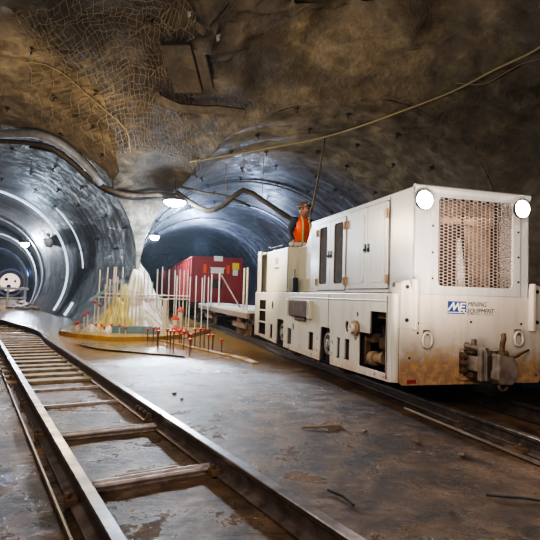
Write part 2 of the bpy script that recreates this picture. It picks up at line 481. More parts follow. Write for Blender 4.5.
def lin(pts, step):
    out = []; pts = [Vector(p) for p in pts]
    for a, b in zip(pts, pts[1:]):
        n = max(1, int((b-a).length/step))
        for i in range(n): out.append(a.lerp(b, i/n))
    out.append(pts[-1]); return out
def smooth_path(pts, step=.3):
    # Catmull-Rom through the points
    P = [Vector(p) for p in pts]; P = [P[0]*2-P[1]]+P+[P[-1]*2-P[-2]]; out = []
    for i in range(1, len(P)-2):
        n = max(2, int((P[i+1]-P[i]).length/step))
        for k in range(n):
            t = k/n; a, b, c, d = P[i-1], P[i], P[i+1], P[i+2]
            out.append(.5*((2*b)+(c-a)*t+(2*a-5*b+4*c-d)*t*t+(3*b-a-3*c+d)*t**3))
    out.append(P[-2]); return out
# --- tracks
RAILP = [(-.066, 0), (.066, 0), (.066, .010), (.014, .024), (.009, .040), (.009, .112), (.036, .122), (.037, .146), (.030, .152), (-.030, .152), (-.037, .146), (-.036, .122), (-.009, .112), (-.009, .040), (-.014, .024), (-.066, .010)]
def offset(path, d):
    out = []
    for i, p in enumerate(path):
        t = (path[min(i+1, len(path)-1)]-path[max(i-1, 0)]); t.z = 0; t.normalize()
        out.append(p+Vector((t.y, -t.x, 0))*d)
    return out
def rail(path, parent, z0=0.):
    for name, prof, m in (('rail_web', RAILP[:6]+RAILP[-4:], 'rail'), ('rail_head', RAILP[5:13], 'railhead')):
        V, F = [], []; k = len(prof)
        for i, p in enumerate(path):
            t = (path[min(i+1, len(path)-1)]-path[max(i-1, 0)]); t.z = 0; t.normalize(); n = Vector((t.y, -t.x, 0))
            for u, v in prof: V.append(tuple(p+n*u+Vector((0, 0, v+z0))))
        for i in range(len(path)-1):
            for j in range(k): q = (j+1) % k; F.append([i*k+j, i*k+q, (i+1)*k+q, (i+1)*k+j])
        F.append(list(range(k))); F.append([(len(path)-1)*k+j for j in reversed(range(k))])
        me = bpy.data.meshes.new(name); me.from_pydata(V, [], F)
        bm = bmesh.new(); bm.from_mesh(me); bmesh.ops.recalc_face_normals(bm, faces=bm.faces); bm.to_mesh(me); bm.free()
        new_obj(name, me, parent, m)
HG = .4825
d0 = Vector((-math.sin(.5398), math.cos(.5398), 0)); n0 = Vector((math.cos(.5398), math.sin(.5398), 0))
rr = [d0*(-2)+n0*1.608, d0*2+n0*1.608, d0*6+n0*1.608, d0*10+n0*1.608, d0*12.5+n0*1.608, Vector((-5.90, 13.12, 0)), Vector((-7.22, 15.0, 0)), Vector((-8.65, 16.78, 0)),
      Vector((-10.2, 18.7, 0)), Vector((-13.9, 25., 0)), Vector((-19.0, 35., 0)), Vector((-30, 56, 0))]
left_outer = smooth_path(rr, .35)
left_mid = offset(left_outer, -HG); left_inner = offset(left_outer, -2*HG)
TR = empty('railway_track', (0, 0, 0), 0, 'curving narrow railway track with steel ties running into the left bore', 'railway track')
rail(left_outer, TR); rail(left_inner, TR)
rc0 = [RP(-1.5, CL), RP(60, CL)]
TR2 = empty('railway_track', (0, 0, 0), 0, 'straight railway track that carries the white locomotive', 'railway track')
right_near = lin([RP(-1.5, CL-HG), RP(60, CL-HG)], 2.); right_far = lin([RP(-1.5, CL+HG), RP(60, CL+HG)], 2.)
rail(right_near, TR2); rail(right_far, TR2)
def along(path, s):
    acc = 0
    for a, b in zip(path, path[1:]):
        L = (b-a).length
        if acc+L >= s: t = (b-a).normalized(); return a+t*(s-acc), t
        acc += L
    return path[-1], (path[-1]-path[-2]).normalized()
def mtx_at(p, t, z=0.):
    n = Vector((t.y, -t.x, 0)).normalized(); tt = Vector((t.x, t.y, 0)).normalized()
    return Matrix(((n.x, tt.x, 0, p.x), (n.y, tt.y, 0, p.y), (0, 0, 1, z), (0, 0, 0, 1)))
# bright steel double-bar ties near, timber sleepers further along the left track
s_of = []
acc = 0
def s_at(path, y):      # arc length where the path passes world y
    acc = 0
    for a, b in zip(path, path[1:]):
        if b.y >= y: return acc+(b-a).length*(y-a.y)/(b.y-a.y)
        acc += (b-a).length
    return acc
for yy in (3.45, 4.52, 5.62, 6.45):
    p, t = along(left_mid, s_at(left_mid, yy)); q = mtx_at(p, t, 0)
    mb = MB()
    if yy < 5: mb.tube([q @ Vector((-.44, -.035, .030)), q @ Vector((.44, -.035, .030))], .016, 8).tube([q @ Vector((-.44, .035, .030)), q @ Vector((.44, .035, .030))], .016, 8)
    mb.box(-.44, .44, -.018, .018, -.02, .018, q)
    mb.obj('tie_bar', 'tie', TR, .004)
y_ = 7.0; k = 0
while y_ < 30:
    p, t = along(left_mid, s_at(left_mid, y_)); q = mtx_at(p, t, 0)
    if y_ < 14 or k % 2 == 0:
        w = .62
        MB().box(-w, w, -.10, .10, -.03, .026+.01*random.random(), q).obj('sleeper', 'timber', TR, .01)
    y_ += .42; k += 1
for a in (.4, 2.0, 3.1, 3.6):
    MB().box(-.62, .62, -.09, .09, -.04, .022, mtx_at(RP(a, CL), RP(1, 0), 0)).obj('sleeper', 'rust', TR2, .01)
# rail clips and the bolted joint bar
def clip(par, p, t, side):
    q = mtx_at(p, t, 0)
    MB().box(side*.055-.035, side*.055+.035, -.045, .045, .0, .045, q).lathe([(.018, 0), (.018, .03)], q @ Vector((side*.075, 0, .045)), (0, 0, 1), 6).obj('rail_clip', 'rust', par, .004)
for yy, sd in ((3.05, -1), (4.35, -1), (5.5, -1), (6.9, -1)):
    p, t = along(left_inner, s_at(left_inner, yy)); clip(TR, p, t, sd)
for yy, sd in ((3.62, -1), (4.9, -1)):
    p, t = along(left_outer, s_at(left_outer, yy)); clip(TR, p, t, sd)
for a in (2.6, 3.55, 4.35):
    clip(TR2, RP(a, CL-HG), RP(1, 0), -1)
p, t = along(left_outer, s_at(left_outer, 5.15)); q = mtx_at(p, t, 0)
fb = MB().box(-.026, -.012, -.26, .26, .035, .105, q).obj('joint_bar', 'rail', TR, .003)
for k in range(4): MB().lathe([(.016, 0), (.016, .018)], q @ Vector((-.026, -.19+.127*k, .07)), q.to_3x3() @ Vector((-1, 0, 0)), 6).obj('bolt', 'steel', fb)
# steel strip lying in the groove outside the left rail
path = offset(left_inner, -.13)[4:40]
sb = MB().tube([p+Vector((0, 0, .005)) for p in path], .014, 6).obj('drain_pipe', 'rail'); tag(sb, 'thin dark pipe lying along the outer foot of the left rail', 'pipe')
path = lin([RP(-1.4, CL-HG-.16), RP(5.2, CL-HG-.16)], 1.)
sb = MB().tube([p+Vector((0, 0, .008)) for p in path], .024, 6).obj('drain_pipe', 'rail'); tag(sb, 'dark pipe lying on the floor along the near rail of the locomotive track', 'pipe')
# raised concrete slab the rebar stands on
def flat_prism(name, pts, z0, z1, m, parent=None, bev=.01): return MB().prism(pts, 'z', z0, z1).obj(name, m, parent, bev)
sl = flat_prism('trim_1', [(-5.9, 14.3), (-5.0, 13.35), (-3.9, 12.75), (-2.9, 13.3), (-2.2, 14.6), (-1.9, 16.8), (-4.3, 18.2), (-6.6, 17.4)], -.03, .10, 'slab'); struct(sl)
kb = flat_prism('trim_2', [(-2.9, 13.3), (-2.75, 13.25), (-.4, 10.1), (-.15, 9.4), (-.28, 9.35), (-.55, 10.0)], -.03, .022, 'slab'); struct(kb)
M['liner'] = noisy('brown_liner', (.20, .12, .075), (.12, .07, .045), 5, .9)
M['hatchl'] = noisy('rusty_pale_flange', (.36, .26, .17), (.22, .13, .08), 9, .6)
# ------------------------------------------------------------------ the locomotive (local: x across, y towards its tail, nose at y = 0)
def a2y(a): return a-AF
LO = empty('mining_locomotive', RP(AF, CL), TH, 'large white mining locomotive with rusty nose, mesh grille and two lit headlights', 'locomotive')
HW = .9525; UW = .774; ZB, ZS, ZT = .34, 1.3235, 2.515; LEN = 6.13
near = lambda x: (lambda u, v, w: (x+w, u, v))          # sheet in the y-z plane at x
face = lambda y: (lambda u, v, w: (u, y+w, v))          # sheet in the x-z plane at y
top = lambda z: (lambda u, v, w: (u, v, z+w))
def win(a0, a1, z0, z1, r=.02): return rrect(a2y(a1), a2y(a0), z0, z1, r)
holes = {'rear_slot': win(10.12, 10.68, .44, 1.157, .03), 'fender_slot': win(9.60, 9.80, .414, .69, .02), 'slotb': win(8.44, 8.67, .411, .692, .02),
 'slotc': win(7.38, 7.60, .424, .704, .02), 'slotd': win(6.38, 6.485, .433, .711, .03), 'slote': win(6.08, 6.235, .441, .715, .02),
 'w1': win(8.90, 9.31, .20, .784, .02), 'w2': win(6.73, 7.09, .20, .793, .02)}
side_outer = [(a2y(11), .40), (a2y(9.33), .34), (a2y(9.31), .80), (a2y(9.28), .82), (a2y(8.93), .82), (a2y(8.90), .80), (a2y(8.88), .33),
              (a2y(7.11), .31), (a2y(7.09), .80), (a2y(7.06), .82), (a2y(6.76), .82), (a2y(6.73), .80), (a2y(6.71), .31), (a2y(5.02), .34), (a2y(5.02), ZS-.01), (a2y(11), ZS-.01)]
hl = [holes[k] for k in ('rear_slot', 'fender_slot', 'slotb', 'slotc', 'slotd', 'slote')]
hl += [oval(a2y(9.65), 1.07, .075, .085), oval(a2y(8.35), .725, .05, .07), oval(a2y(6.165), .88, .065, .08), oval(a2y(5.86), 1.055, .035, .035), oval(a2y(5.90), .74, .03, .03)]
for a, z in ((7.22, .62), (7.22, .44), (6.64, .62), (6.64, .46), (7.45, .36), (8.55, .345), (9.42, .62), (9.40, .48), (8.83, .60), (8.84, .43)): hl.append(oval(a2y(a), z, .028, .035, 10))
big = [(a2y(5.13), .42), (a2y(5.81), .42), (a2y(5.81), .84), (a2y(5.52), .84), (a2y(5.52), 1.11), (a2y(5.13), 1.11)]
hl.append(big)
sp_ = plate('side_panel', side_outer, hl, .03, near(-HW+.015), 'white', LO)
hr = [holes[k] for k in ('rear_slot', 'fender_slot', 'slotb', 'slotc', 'slotd', 'slote')]+[big]
plate('side_panel', side_outer, hr, .03, near(HW-.015), 'white', LO)
# seams and the raised ledge near the top of the skirt
MB().box(-HW-.004, -HW+.002, a2y(6.80), a2y(6.794), .34, 1.30).box(-HW-.004, -HW+.002, a2y(5.115), a2y(5.10), .36, 1.30).obj('panel_seam', 'rust', LO)
MB().box(-HW-.012, -HW+.004, a2y(8.62), a2y(5.12), 1.235, 1.25).obj('ledge_strip', 'white', LO, .004)
# hatch box in the middle of the side
hb = MB().box(-HW-.05, -HW+.01, a2y(8.47), a2y(7.55), .92, 1.19).obj('hatch', 'hatch', LO, .015)
MB().box(-HW-.065, -HW+.0, a2y(8.57), a2y(8.50), .93, 1.20).obj('hatch_bracket', 'cab', hb, .01)
MB().box(-HW-.065, -HW+.0, a2y(7.53), a2y(7.44), .91, 1.20).obj('hatch_bracket', 'cab', hb, .01)
MB().box(-HW-.066, -HW-.0, a2y(7.485), a2y(7.46), .96, 1.17).obj('hatch_slot', 'dark', hb, .0)
MB().box(-HW-.035, -HW+.0, a2y(8.2), a2y(7.7), .86, .92).obj('hatch_foot', 'hatch', hb, .01)
# rungs in the rear slot
for z in (.68, .93): MB().box(-HW+.0, -HW+.04, a2y(10.68), a2y(10.12), z, z+.035).obj('step_rung', 'white', LO)
# hub fitting beside the large opening
hf = plate('hub_flange', oval(a2y(5.875), .88, .095, .095, 28), [oval(a2y(5.875), .88, .04, .04, 20)], .05, near(-HW-.025), 'hatchl', LO)
plate('hub_rim', oval(a2y(5.875), .88, .06, .06, 28), [oval(a2y(5.875), .88, .038, .038, 20)], .09, near(-HW-.05), 'cab', hf)
MB().lathe([(.039, .0), (.039, .012)], (-HW-.01, a2y(5.875), .88), (-1, 0, 0), 16).obj('hub_bore', 'dark', hf)
for k, (y0, y1, z0, z1) in enumerate(((9.40, 9.86, .36, 1.2), (7.18, 8.80, .33, .86), (6.04, 6.60, .36, .99))):
    MB().box(-.875, -.865, a2y(y1), a2y(y0), z0, z1).obj('inner_liner', 'liner', LO)
    MB().box(.865, .875, a2y(y1), a2y(y0), z0, z1).obj('inner_liner', 'liner', LO)
# inner chassis and the machinery seen through the large opening
MB().box(-.62, .62, .10, a2y(10.9), .36, 1.26).box(-.9, .9, .06, a2y(5.04), .34, 1.3).box(-.9, .9, a2y(5.9), a2y(6.0), .30, 1.28).box(-.9, .9, a2y(10.75), a2y(10.9), .36, 1.28).obj('chassis', 'dark', LO)
mc = MB().box(-.84, -.60, a2y(5.50), a2y(5.14), .66, .80).obj('engine_block', 'hatch', LO, .02)
MB().lathe([(.06, 0), (.09, .02), (.09, .10), (.06, .11), (.06, .20), (.08, .21), (.08, .26)], (-.84, a2y(5.70), .52), (.25, -.9, .1), 16).obj('pump', 'hatchl', LO)
MB().lathe([(.07, 0), (.09, .03), (.09, .2), (.05, .24)], (-.80, a2y(5.30), .48), (1, .2, 0), 14).obj('pump', 'hatch', LO, 0, True)
MB().box(-.86, -.64, a2y(5.80), a2y(5.60), .72, .83).box(-.88, -.8, a2y(5.80), a2y(5.76), .44, .84).obj('bracket_frame', 'rust', LO, .01)
MB().box(-.86, -.62, a2y(5.5), a2y(5.14), 1.02, 1.11).obj('pipe_cover', 'hatch', LO, .01)
for k in range(4): MB().tube(smooth_path([(-.72, a2y(5.7), .9-.02*k), (-.78, a2y(5.5), .92-.09*k), (-.80, a2y(5.35), .74-.06*k), (-.7, a2y(5.14), .86-.12*k)], .06), .018, 7).obj('hydraulic_hose', 'black', LO, 0, True)
# wheels behind the openings
def wheel(par, x, y, s, r=.24, m='steel'):
    w = MB().lathe([(r+.03, .0), (r+.03, .02), (r, .03), (r, .11), (r*.80, .115), (r*.76, .085), (r*.42, .075), (r*.40, .12), (r*.16, .13)], (x, y, .152+r), (s, 0, 0), 28).obj('wheel', m, par, 0, False)
    for k in range(8):
        t = 2*PI*k/8
        MB().lathe([(.016, 0), (.016, .02)], (x+s*.08, y+r*.6*math.cos(t), .152+r+r*.6*math.sin(t)), (s, 0, 0), 6).obj('wheel_bolt', 'dark', w)
    return w
M['wheelp'] = noisy('pale_wheel', (.50, .50, .50), (.30, .28, .26), 10, .4, .3, .2)
for a in (6.91, 9.105):
    for s in (-1, 1):
        wheel(LO, s*.56, a2y(a), s, .17, 'rust')
        dsk = wheel(LO, s*.79, a2y(a)-.0, s, .16, 'wheelp'); dsk.name = 'brake_disc'; dsk.location.z = .27
    MB().tube([(-.8, a2y(a), .40), (.8, a2y(a), .40)], .06, 12).obj('axle', 'dark', LO)
# decks
MB().box(-HW, HW, 0.0, LEN, ZS-.02, ZS).obj('deck_plate', 'white', LO, .006)
MB().box(-HW+.0, HW, LEN-.03, LEN, .36, ZS-.02).obj('rear_panel', 'white', LO, .006)
# nose: flat face with rounded lower corners
fo = [(-.93, .36), (-.90, .335), (.90, .335), (.93, .36), (.93, ZS), (-.93, ZS)]
pocket = rrect(-.23, .155, .40, .76, .04)
fp = plate('nose_plate', fo, [pocket], .03, face(.0), 'nose', LO)
for sx in (-1, 1):   # round posts on the corners of the skirt
    MB().tube([(sx*(HW-.02), a2y(4.95), .36), (sx*(HW-.02), a2y(4.95), ZS)], .055, 16).obj('corner_post', 'white', LO)
    # tall bracket plates riding across skirt and hood corner
    bo = MB().prism([(sx*.93, .95), (sx*.80, .95), (sx*.80, 1.36), (sx*.84, 1.48), (sx*.93, 1.46)], 'y', -.03, -.012).obj('corner_bracket', 'white', LO, .004)
    MB().prism([(sx*.80, .94), (sx*.762, .94), (sx*.762, 1.40), (sx*.775, 1.49), (sx*.80, 1.49)], 'y', -.085, -.012).obj('bracket_flange', 'nose', bo, .004)
    MB().box(sx*.93-.01, sx*.93+.01, -.03, .16, .95, 1.44).obj('bracket_flange', 'white', bo, .004)
    for z in (1.04, 1.40): MB().lathe([(.022, 0), (.022, .010)], (sx*.868, -.03, z), (0, -1, 0), 10).obj('bolt_hole', 'dark', bo)
for sx in (-1, 1):
    for z in (1.0, 1.42): MB().lathe([(.03, 0), (.026, .006)], (sx*(HW+.014), .08, z), (sx, 0, 0), 12).obj('bolt_hole', 'dark', LO)
# hood
HY = 3.163                                                  # a 8.03
prof_side = [(0, ZS), (HY, ZS), (HY, 2.53), (0, ZT)]
for s in (-1, 1):
    plate('hood_side', prof_side, [], .02, near(s*(UW-.01)), 'hood', LO)
rf = MB().prism([(-UW, 2.50), (UW, 2.50), (UW-.05, 2.545), (-UW+.05, 2.545)], 'y', -.01, HY).obj('hood_roof', 'hood', LO, .006)
MB().prism([(-.015, 2.46), (-.035, 2.50), (-.035, 2.53), (.0, 2.55), (.03, 2.55), (.03, 2.46)], 'x', -UW, UW).obj('roof_lip', 'hood', LO, .004)
MB().box(-UW, UW, HY-.02, HY, ZS, 2.5).obj('hood_rear_wall', 'hood', LO)
MB().prism([(HY-.02, ZS), (a2y(8.757), ZS), (a2y(8.757), 2.16), (HY+.25, 2.17), (HY-.02, 2.50)], 'x', -UW+.002, UW-.002).obj('control_cowl', 'cab', LO, .01)
gx0, gx1, gz0, gz1 = -.475, .535, 1.425, 2.425
fh = plate('front_frame', [(-UW, ZS), (UW, ZS), (UW, ZT), (-UW, ZT)], [rrect(gx0, gx1, gz0, gz1, .05)], .024, face(.012), 'hood', LO)
gf = plate('grille_frame', [(-.575, ZS+.01), (.635, ZS+.01), (.635, 2.495), (-.575, 2.495)], [rrect(gx0, gx1, gz0, gz1, .05)], .014, face(-.008), 'hood', LO)
# expanded-metal grille
def grille():
    px, pz = .0372*2, .0365; hw, hh = px/2, pz/2
    V, F = [], []; cols = int((gx1-gx0)/px)+2; rows = int((gz1-gz0)/pz)+2; t = .006
    def hexa(cx, cz, k):  # cell outline: flat-topped hexagon tiling, brick-offset
        return [(cx+x*k, cz+z*k) for x, z in ((hw, 0), (hw*.5+.004, hh), (-hw*.5-.004, hh), (-hw, 0), (-hw*.5-.004, -hh), (hw*.5+.004, -hh))]
    for i in range(-1, 2*cols):
        for j in range(-1, rows+1):
            cx = gx0+i*hw*1.5; cz = gz0+j*pz+(hh if i % 2 else 0)
            if cx < gx0-.01 or cx > gx1+.01 or cz < gz0-.01 or cz > gz1+.01: continue
            o = [(cx+x, cz+z) for x, z in ((hw, 0), (hw*.5, hh), (-hw*.5, hh), (-hw, 0), (-hw*.5, -hh), (hw*.5, -hh))]
            q = [(cx+(x-cx)*.81, cz+(z-cz)*.76) for x, z in o]
            n = len(V)
            for y in (0, t):
                V += [(x, y, z) for x, z in o]+[(x, y, z) for x, z in q]
            for k in range(6):
                l = (k+1) % 6
                F.append([n+k, n+l, n+6+l, n+6+k]); F.append([n+12+k, n+18+k, n+18+l, n+12+l]); F.append([n+6+k, n+6+l, n+18+l, n+18+k])
    me = bpy.data.meshes.new('grille'); me.from_pydata([(a, b+.004, c) for a, b, c in V], [], F)
    return new_obj('grille', me, LO, 'grillem')
grille()
# behind the grille: warm radiator core, pale shroud, dark hose
M['core'] = noisy('radiator_core', (.035, .022, .018), (.075, .048, .04), 9, .6)
M['shroud'] = noisy('pale_shroud', (.36, .26, .20), (.24, .17, .13), 7, .6)
MB().box(-.74, .74, .46, .50, 1.33, 2.48).obj('radiator_core', 'core', LO)
MB().box(-.30, .52, .30, .34, 2.18, 2.47).obj('fan_shroud', 'shroud', LO, .01)
MB().prism([(.06, 1.35), (.52, 1.35), (.52, 2.2), (.12, 2.2)], 'y', .34, .37).obj('baffle_panel', 'shroud', LO, .006)
MB().prism([(-.02, 1.35), (.09, 1.35), (.03, 2.0), (-.015, 2.0)], 'y', .24, .28).obj('white_stay', 'whiteink', LO, .004)
MB().tube(smooth_path([(-.01, .2, 2.30), (.005, .2, 2.0), (.03, .19, 1.75), (.06, .2, 1.55), (.12, .2, 1.36)], .06), .018, 8).obj('coolant_hose', 'black', LO, 0, True)
# frame bolts
bm_ = MB().lathe([(.013, 0), (.012, .008)], (0, 0, 0), (0, -1, 0), 10).mesh('bolt')
def bolt(par, x, y, z): o = new_obj('bolt', bm_, par, None); o.location = (x, y, z); return o
bm_.materials.append(M['dark'])
for z in (2.09, 1.793, 1.504): bolt(gf, -.547, -.015, z); bolt(gf, .608, -.015, z)
for x in (-.176, .246): bolt(rf, x, -.02, 2.512)
for x, z in ((-.72, 1.009), (-.72, .90), (-.038, 1.03), (.653, 1.016), (.66, .91), (-.82, .63), (.87, .42)): bolt(fp, x, -.015, z)
# headlights
for x, z in ((-.688, 2.362), (.622, 2.362)):
    h = MB().lathe([(.05, -.0), (.098, .02), (.108, .05), (.108, .065)], (x, -.0, z), (0, -1, 0), 24).obj('headlight', 'black', LO, 0, True)
    MB().lathe([(.10, .066), (.085, .085), (.03, .095)], (x, 0, z), (0, -1, 0), 24).obj('headlight_lens', 'lens', h, 0, True)
# doors on the near side of the hood (and the same on the far side)
for s in (-1, 1):
    X = s*UW
    def o3(x0): return near(X+s*x0)
    for i, (a0, a1, z0, z1, kind) in enumerate(((7.18, 7.70, 1.375, 2.43, 'w'), (6.63, 7.165, 1.375, 2.425, 'w'), (5.955, 6.54, 1.39, 2.455, 'p'), (5.42, 5.94, 1.39, 2.45, 'p'))):
        u0, u1 = a2y(a0), a2y(a1)
        if kind == 'w':
            wz = rrect(a2y((7.29, 6.70)[i]), a2y((7.62, 7.035)[i]), 1.465, 2.37, .05)
            d = plate('hood_door', rrect(u0, u1, z0, z1, .015), [wz], .02, o3(.008), 'hood', LO)
            plate('door_window', wz, [], .004, o3(.004), 'brownglass', d)
        else:
            d = plate('hood_door', rrect(u0, u1, z0, z1, .015), [], .02, o3(.008), 'hood', LO)
            a_ = (u0+u1)/2; plate('pressed_panel', rrect(u0+.085, u1-.085, z0+.075, z1-.075, .06), [], .008, o3(.021), 'hood', d)
        plate('door_seam', rrect(u0-.012, u1+.012, z0-.012, z1+.012, .015), [], .003, o3(.0015), 'seam', LO)
        ln = (1 if i in (0, 2) else -1)
        hy = (u0+.04) if ln > 0 else (u1-.04)
        MB().box(min(X+s*.018, X+s*.03), max(X+s*.018, X+s*.03), hy-.022, hy+.022, 1.86, 1.97).box(min(X+s*.03, X+s*.05), max(X+s*.03, X+s*.05), hy-.010, hy+.010, 1.88, 1.91).obj('door_handle', 'black', d, .004)
        hy = (u1-.0) if ln > 0 else (u0+.0)
        for hz in (1.50, 2.30):
            MB().box(min(X+s*.014, X+s*.034), max(X+s*.014, X+s*.034), hy-.028, hy+.028, hz-.055, hz+.055).tube([(X+s*.036, hy, hz-.055), (X+s*.036, hy, hz+.055)], .010, 8).obj('door_hinge', 'hatchl', d, .003)
    MB().box(min(X, X+s*.008), max(X, X+s*.008), a2y(5.38), a2y(5.385), 1.34, 2.49).obj('panel_seam', 'dark', LO)
MB().box(-UW-.004, -UW+.004, a2y(8.35), a2y(5.0), ZS, ZS+.02).obj('hood_foot_seam', 'rust', LO)
# driver's cab: an open topped box as wide as the skirt
cy0, cy1 = a2y(8.757), a2y(10.12)
cab = MB().box(-HW, -HW+.04, cy0, cy1, ZS, 2.16).box(HW-.04, HW, cy0, cy1, ZS, 2.16).box(-HW, HW, cy0, cy0+.04, ZS, 2.17).box(-HW, HW, cy1-.04, cy1, ZS, 2.15)
cab = cab.obj('cab_wall', 'cab', LO, .02)
MB().box(-HW+.05, HW-.05, cy0+.05, cy1-.05, ZS, ZS+.02).obj('cab_floor', 'dark', LO)
MB().tube(smooth_path([(-HW+.02, cy1-.05, 2.13), (-HW+.02, cy1-.03, 2.24), (-HW+.02, cy1-.16, 2.25), (-HW+.02, cy1-.3, 2.22), (-HW+.02, cy0+.35, 2.22), (-HW+.02, cy0+.28, 2.13)], .06), .016, 8).obj('hand_rail', 'black', LO, 0, True)
MB().box(-HW+.30, -HW+.33, cy0+.25, cy0+.28, 2.1, 2.30).obj('lever', 'black', LO)
# faint maker's badge drawn as rings and a bar on the cab side
def ring(cu, cv, r1, r0, th, to3, m, name, par): return plate(name, oval(cu, cv, r1, r1, 24), [oval(cu, cv, r0, r0, 24)], th, to3, m, par)
for k in (-1, 0, 1): ring(a2y(9.42)+k*.075, 1.93+(.02 if k == 0 else 0), .062, .054, .003, near(-HW-.001), 'ink', 'cab_emblem', cab)
MB().box(-HW-.003, -HW+.001, a2y(9.58), a2y(9.26), 1.78, 1.815).obj('cab_emblem_bar', 'ink', cab)
# rear upright plates behind the cab
MB().box(-HW, -HW+.30, a2y(10.84), a2y(10.88), ZS, 2.22).box(-HW+.02, -HW+.06, a2y(10.84), a2y(10.30), 2.14, 2.18).obj('rear_guard', 'cab', LO, .008)
MB().box(-HW+.0, -HW+.03, a2y(10.87), a2y(10.62), ZS, 2.22).obj('guard_side', 'cab', LO, .008)
MB().box(-.6, .6, a2y(10.8), a2y(10.25), ZS, 2.05).obj('rear_locker', 'dark', LO, .02)
# dark horn box on the deck in front of the cab
hn = MB().box(-HW+.03, -HW+.13, a2y(8.62), a2y(8.50), ZS, ZS+.27).obj('horn_box', 'black', LO, .015)
MB().tube([(-HW+.08, a2y(8.56), ZS+.26), (-HW+.08, a2y(8.56), ZS+.42)], .008, 6).obj('antenna', 'black', hn)
# shackles on the nose
def shackle(cx, cz):
    s_ = MB().box(cx-.030, cx+.030, -.06, -.01, cz+.045, cz+.10).obj('shackle_lug', 'rust', LO, .008)
    pts = [(cx+.058*math.cos(t), -.045-.012, cz-.01+(.085 if math.sin(t) > 0 else .075)*math.sin(t)) for t in [2*PI*i/20 for i in range(20)]]
    MB().tube(pts, .015, 8, True).obj('shackle_ring', 'nose', s_, 0, True)
    return s_
shackle(-.625, .835); shackle(.585, .855)
# small red reflector and purple stickers low on the corner
MB().box(-.845, -.735, -.022, -.012, .355, .395).obj('reflector', 'red', LO)
M['stk'] = mat('purple_sticker', (.45, .12, .30), .5)
for a in (5.09, 5.14, 5.36): MB().box(-HW-.003, -HW+.001, a2y(a), a2y(a+.035), .365, .395).obj('sticker', 'stk', LO)
# coupler: recessed box, bars, slotted block
cp = MB().box(-.215, .15, .0, .12, .405, .755).obj('coupler_pocket', 'nose', LO, .01)
plate('pocket_rim', rrect(-.245, .17, .385, .775, .05), [rrect(-.205, .13, .425, .735, .03)], .03, face(-.025), 'nose', LO)
for z in (.66, .58, .50):
    MB().lathe([(.035, 0), (.035, .05), (.022, .055), (.022, .08)], (-.165, -.02, z), (0, -1, 0), 12).obj('coupler_nut', 'rust', LO)
MB().box(-.12, .08, -.30, .02, .50, .665).obj('drawbar', 'coupler', LO, .02)
MB().box(-.12, .08, -.16, .0, .42, .48).obj('drawbar_guide', 'rust', LO, .01)
MB().box(-.12, .08, -.16, .0, .69, .72).obj('drawbar_guide', 'rust', LO, .01)
MB().tube([(-.14, -.06, .775), (-.10, -.36, .745)], .030, 12).obj('release_rod', 'steel', LO)
MB().box(-.13, -.08, -.18, -.13, .78, .85).obj('rod_stop', 'steel', LO, .01)
MB().box(-.17, .13, -.345, -.29, .42, .75).obj('coupler_jaw', 'coupler', LO, .012)
MB().box(-.15, .12, -.405, -.365, .43, .755).obj('coupler_jaw', 'steel', LO, .012)
MB().box(-.13, .09, -.47, -.28, .50, .70).obj('coupler_slot', 'dark', LO)
kb_ = MB()
kb_.prism([(-.135, .47), (-.08, .42), (.06, .41), (.12, .48), (.135, .60), (.09, .69), (-.12, .735)], 'y', -.56, -.44)
kb_.obj('coupler_block', 'coupler', LO, .02)
MB().tube(smooth_path([(-.01, -.50, .68), (-.015, -.48, .77), (.01, -.46, .84), (.04, -.44, .88), (.05, -.42, .93)], .04), .026, 8).obj('coupling_pin', 'rust', LO, 0, True)
MB().tube([(-.05, -.50, .72), (.02, -.50, .72)], .045, 10).obj('pin_collar', 'rust', LO)
MB().tube(smooth_path([(.12, -.48, .69), (.30, -.34, .68), (.55, -.16, .70), (.72, -.06, .72)], .05), .012, 8).obj('uncoupling_lever', 'rust', LO, 0, True)
pts = [(-.0+.05*math.cos(t), -.48, .395+.045*math.sin(t)) for t in [2*PI*i/18 for i in range(18)]]
MB().tube(pts, .017, 8, True).obj('chain_link', 'rust', LO, 0, True)
# logo and lettering on the nose
fl = lambda x, z: (lambda u, v, w: (x+u, -.017-w, z+v))
lg = MB().box(-.344, -.104, -.020, -.014, 1.119, 1.259).obj('logo_panel', 'blue', LO)
def stroke(pts, w):  # flat poly line
    mb = MB()
    for (x0, z0), (x1, z1) in zip(pts, pts[1:]):
        d = Vector((x1-x0, z1-z0)).normalized()*w*.5; n = Vector((-d.y, d.x))
        mb.prism([(x0-d.x+n.x, z0-d.y+n.y), (x0-d.x-n.x, z0-d.y-n.y), (x1+d.x-n.x, z1+d.y-n.y), (x1+d.x+n.x, z1+d.y+n.y)], 'y', -.024, -.020)
    return mb
stroke([(-.336, 1.165), (-.310, 1.195), (-.272, 1.240), (-.266, 1.168), (-.212, 1.236), (-.203, 1.166), (-.190, 1.152)], .017).obj('logo_letter', 'whiteink', lg)
stroke([(-.122, 1.236), (-.172, 1.236), (-.184, 1.166), (-.128, 1.166)], .016).obj('logo_letter', 'whiteink', lg)
stroke([(-.176, 1.202), (-.132, 1.202)], .014).obj('logo_letter', 'whiteink', lg)
stroke([(-.335, 1.136), (-.150, 1.136)], .008).obj('logo_bar', 'whiteink', lg)
stroke([(-.140, 1.148), (-.112, 1.128)], .012).obj('logo_bar', 'whiteink', lg)
text_mesh('lettering_mining', 'MINING', .078, fl(-.088, 1.205), 'ink', LO, .28, .92, .001)
text_mesh('lettering_equipment', 'EQUIPMENT', .078, fl(-.092, 1.128), 'ink', LO, .28, .84, .001)
MB().box(-.09, .27, -.017, -.014, 1.112, 1.116).obj('lettering_underline', 'ink', LO)
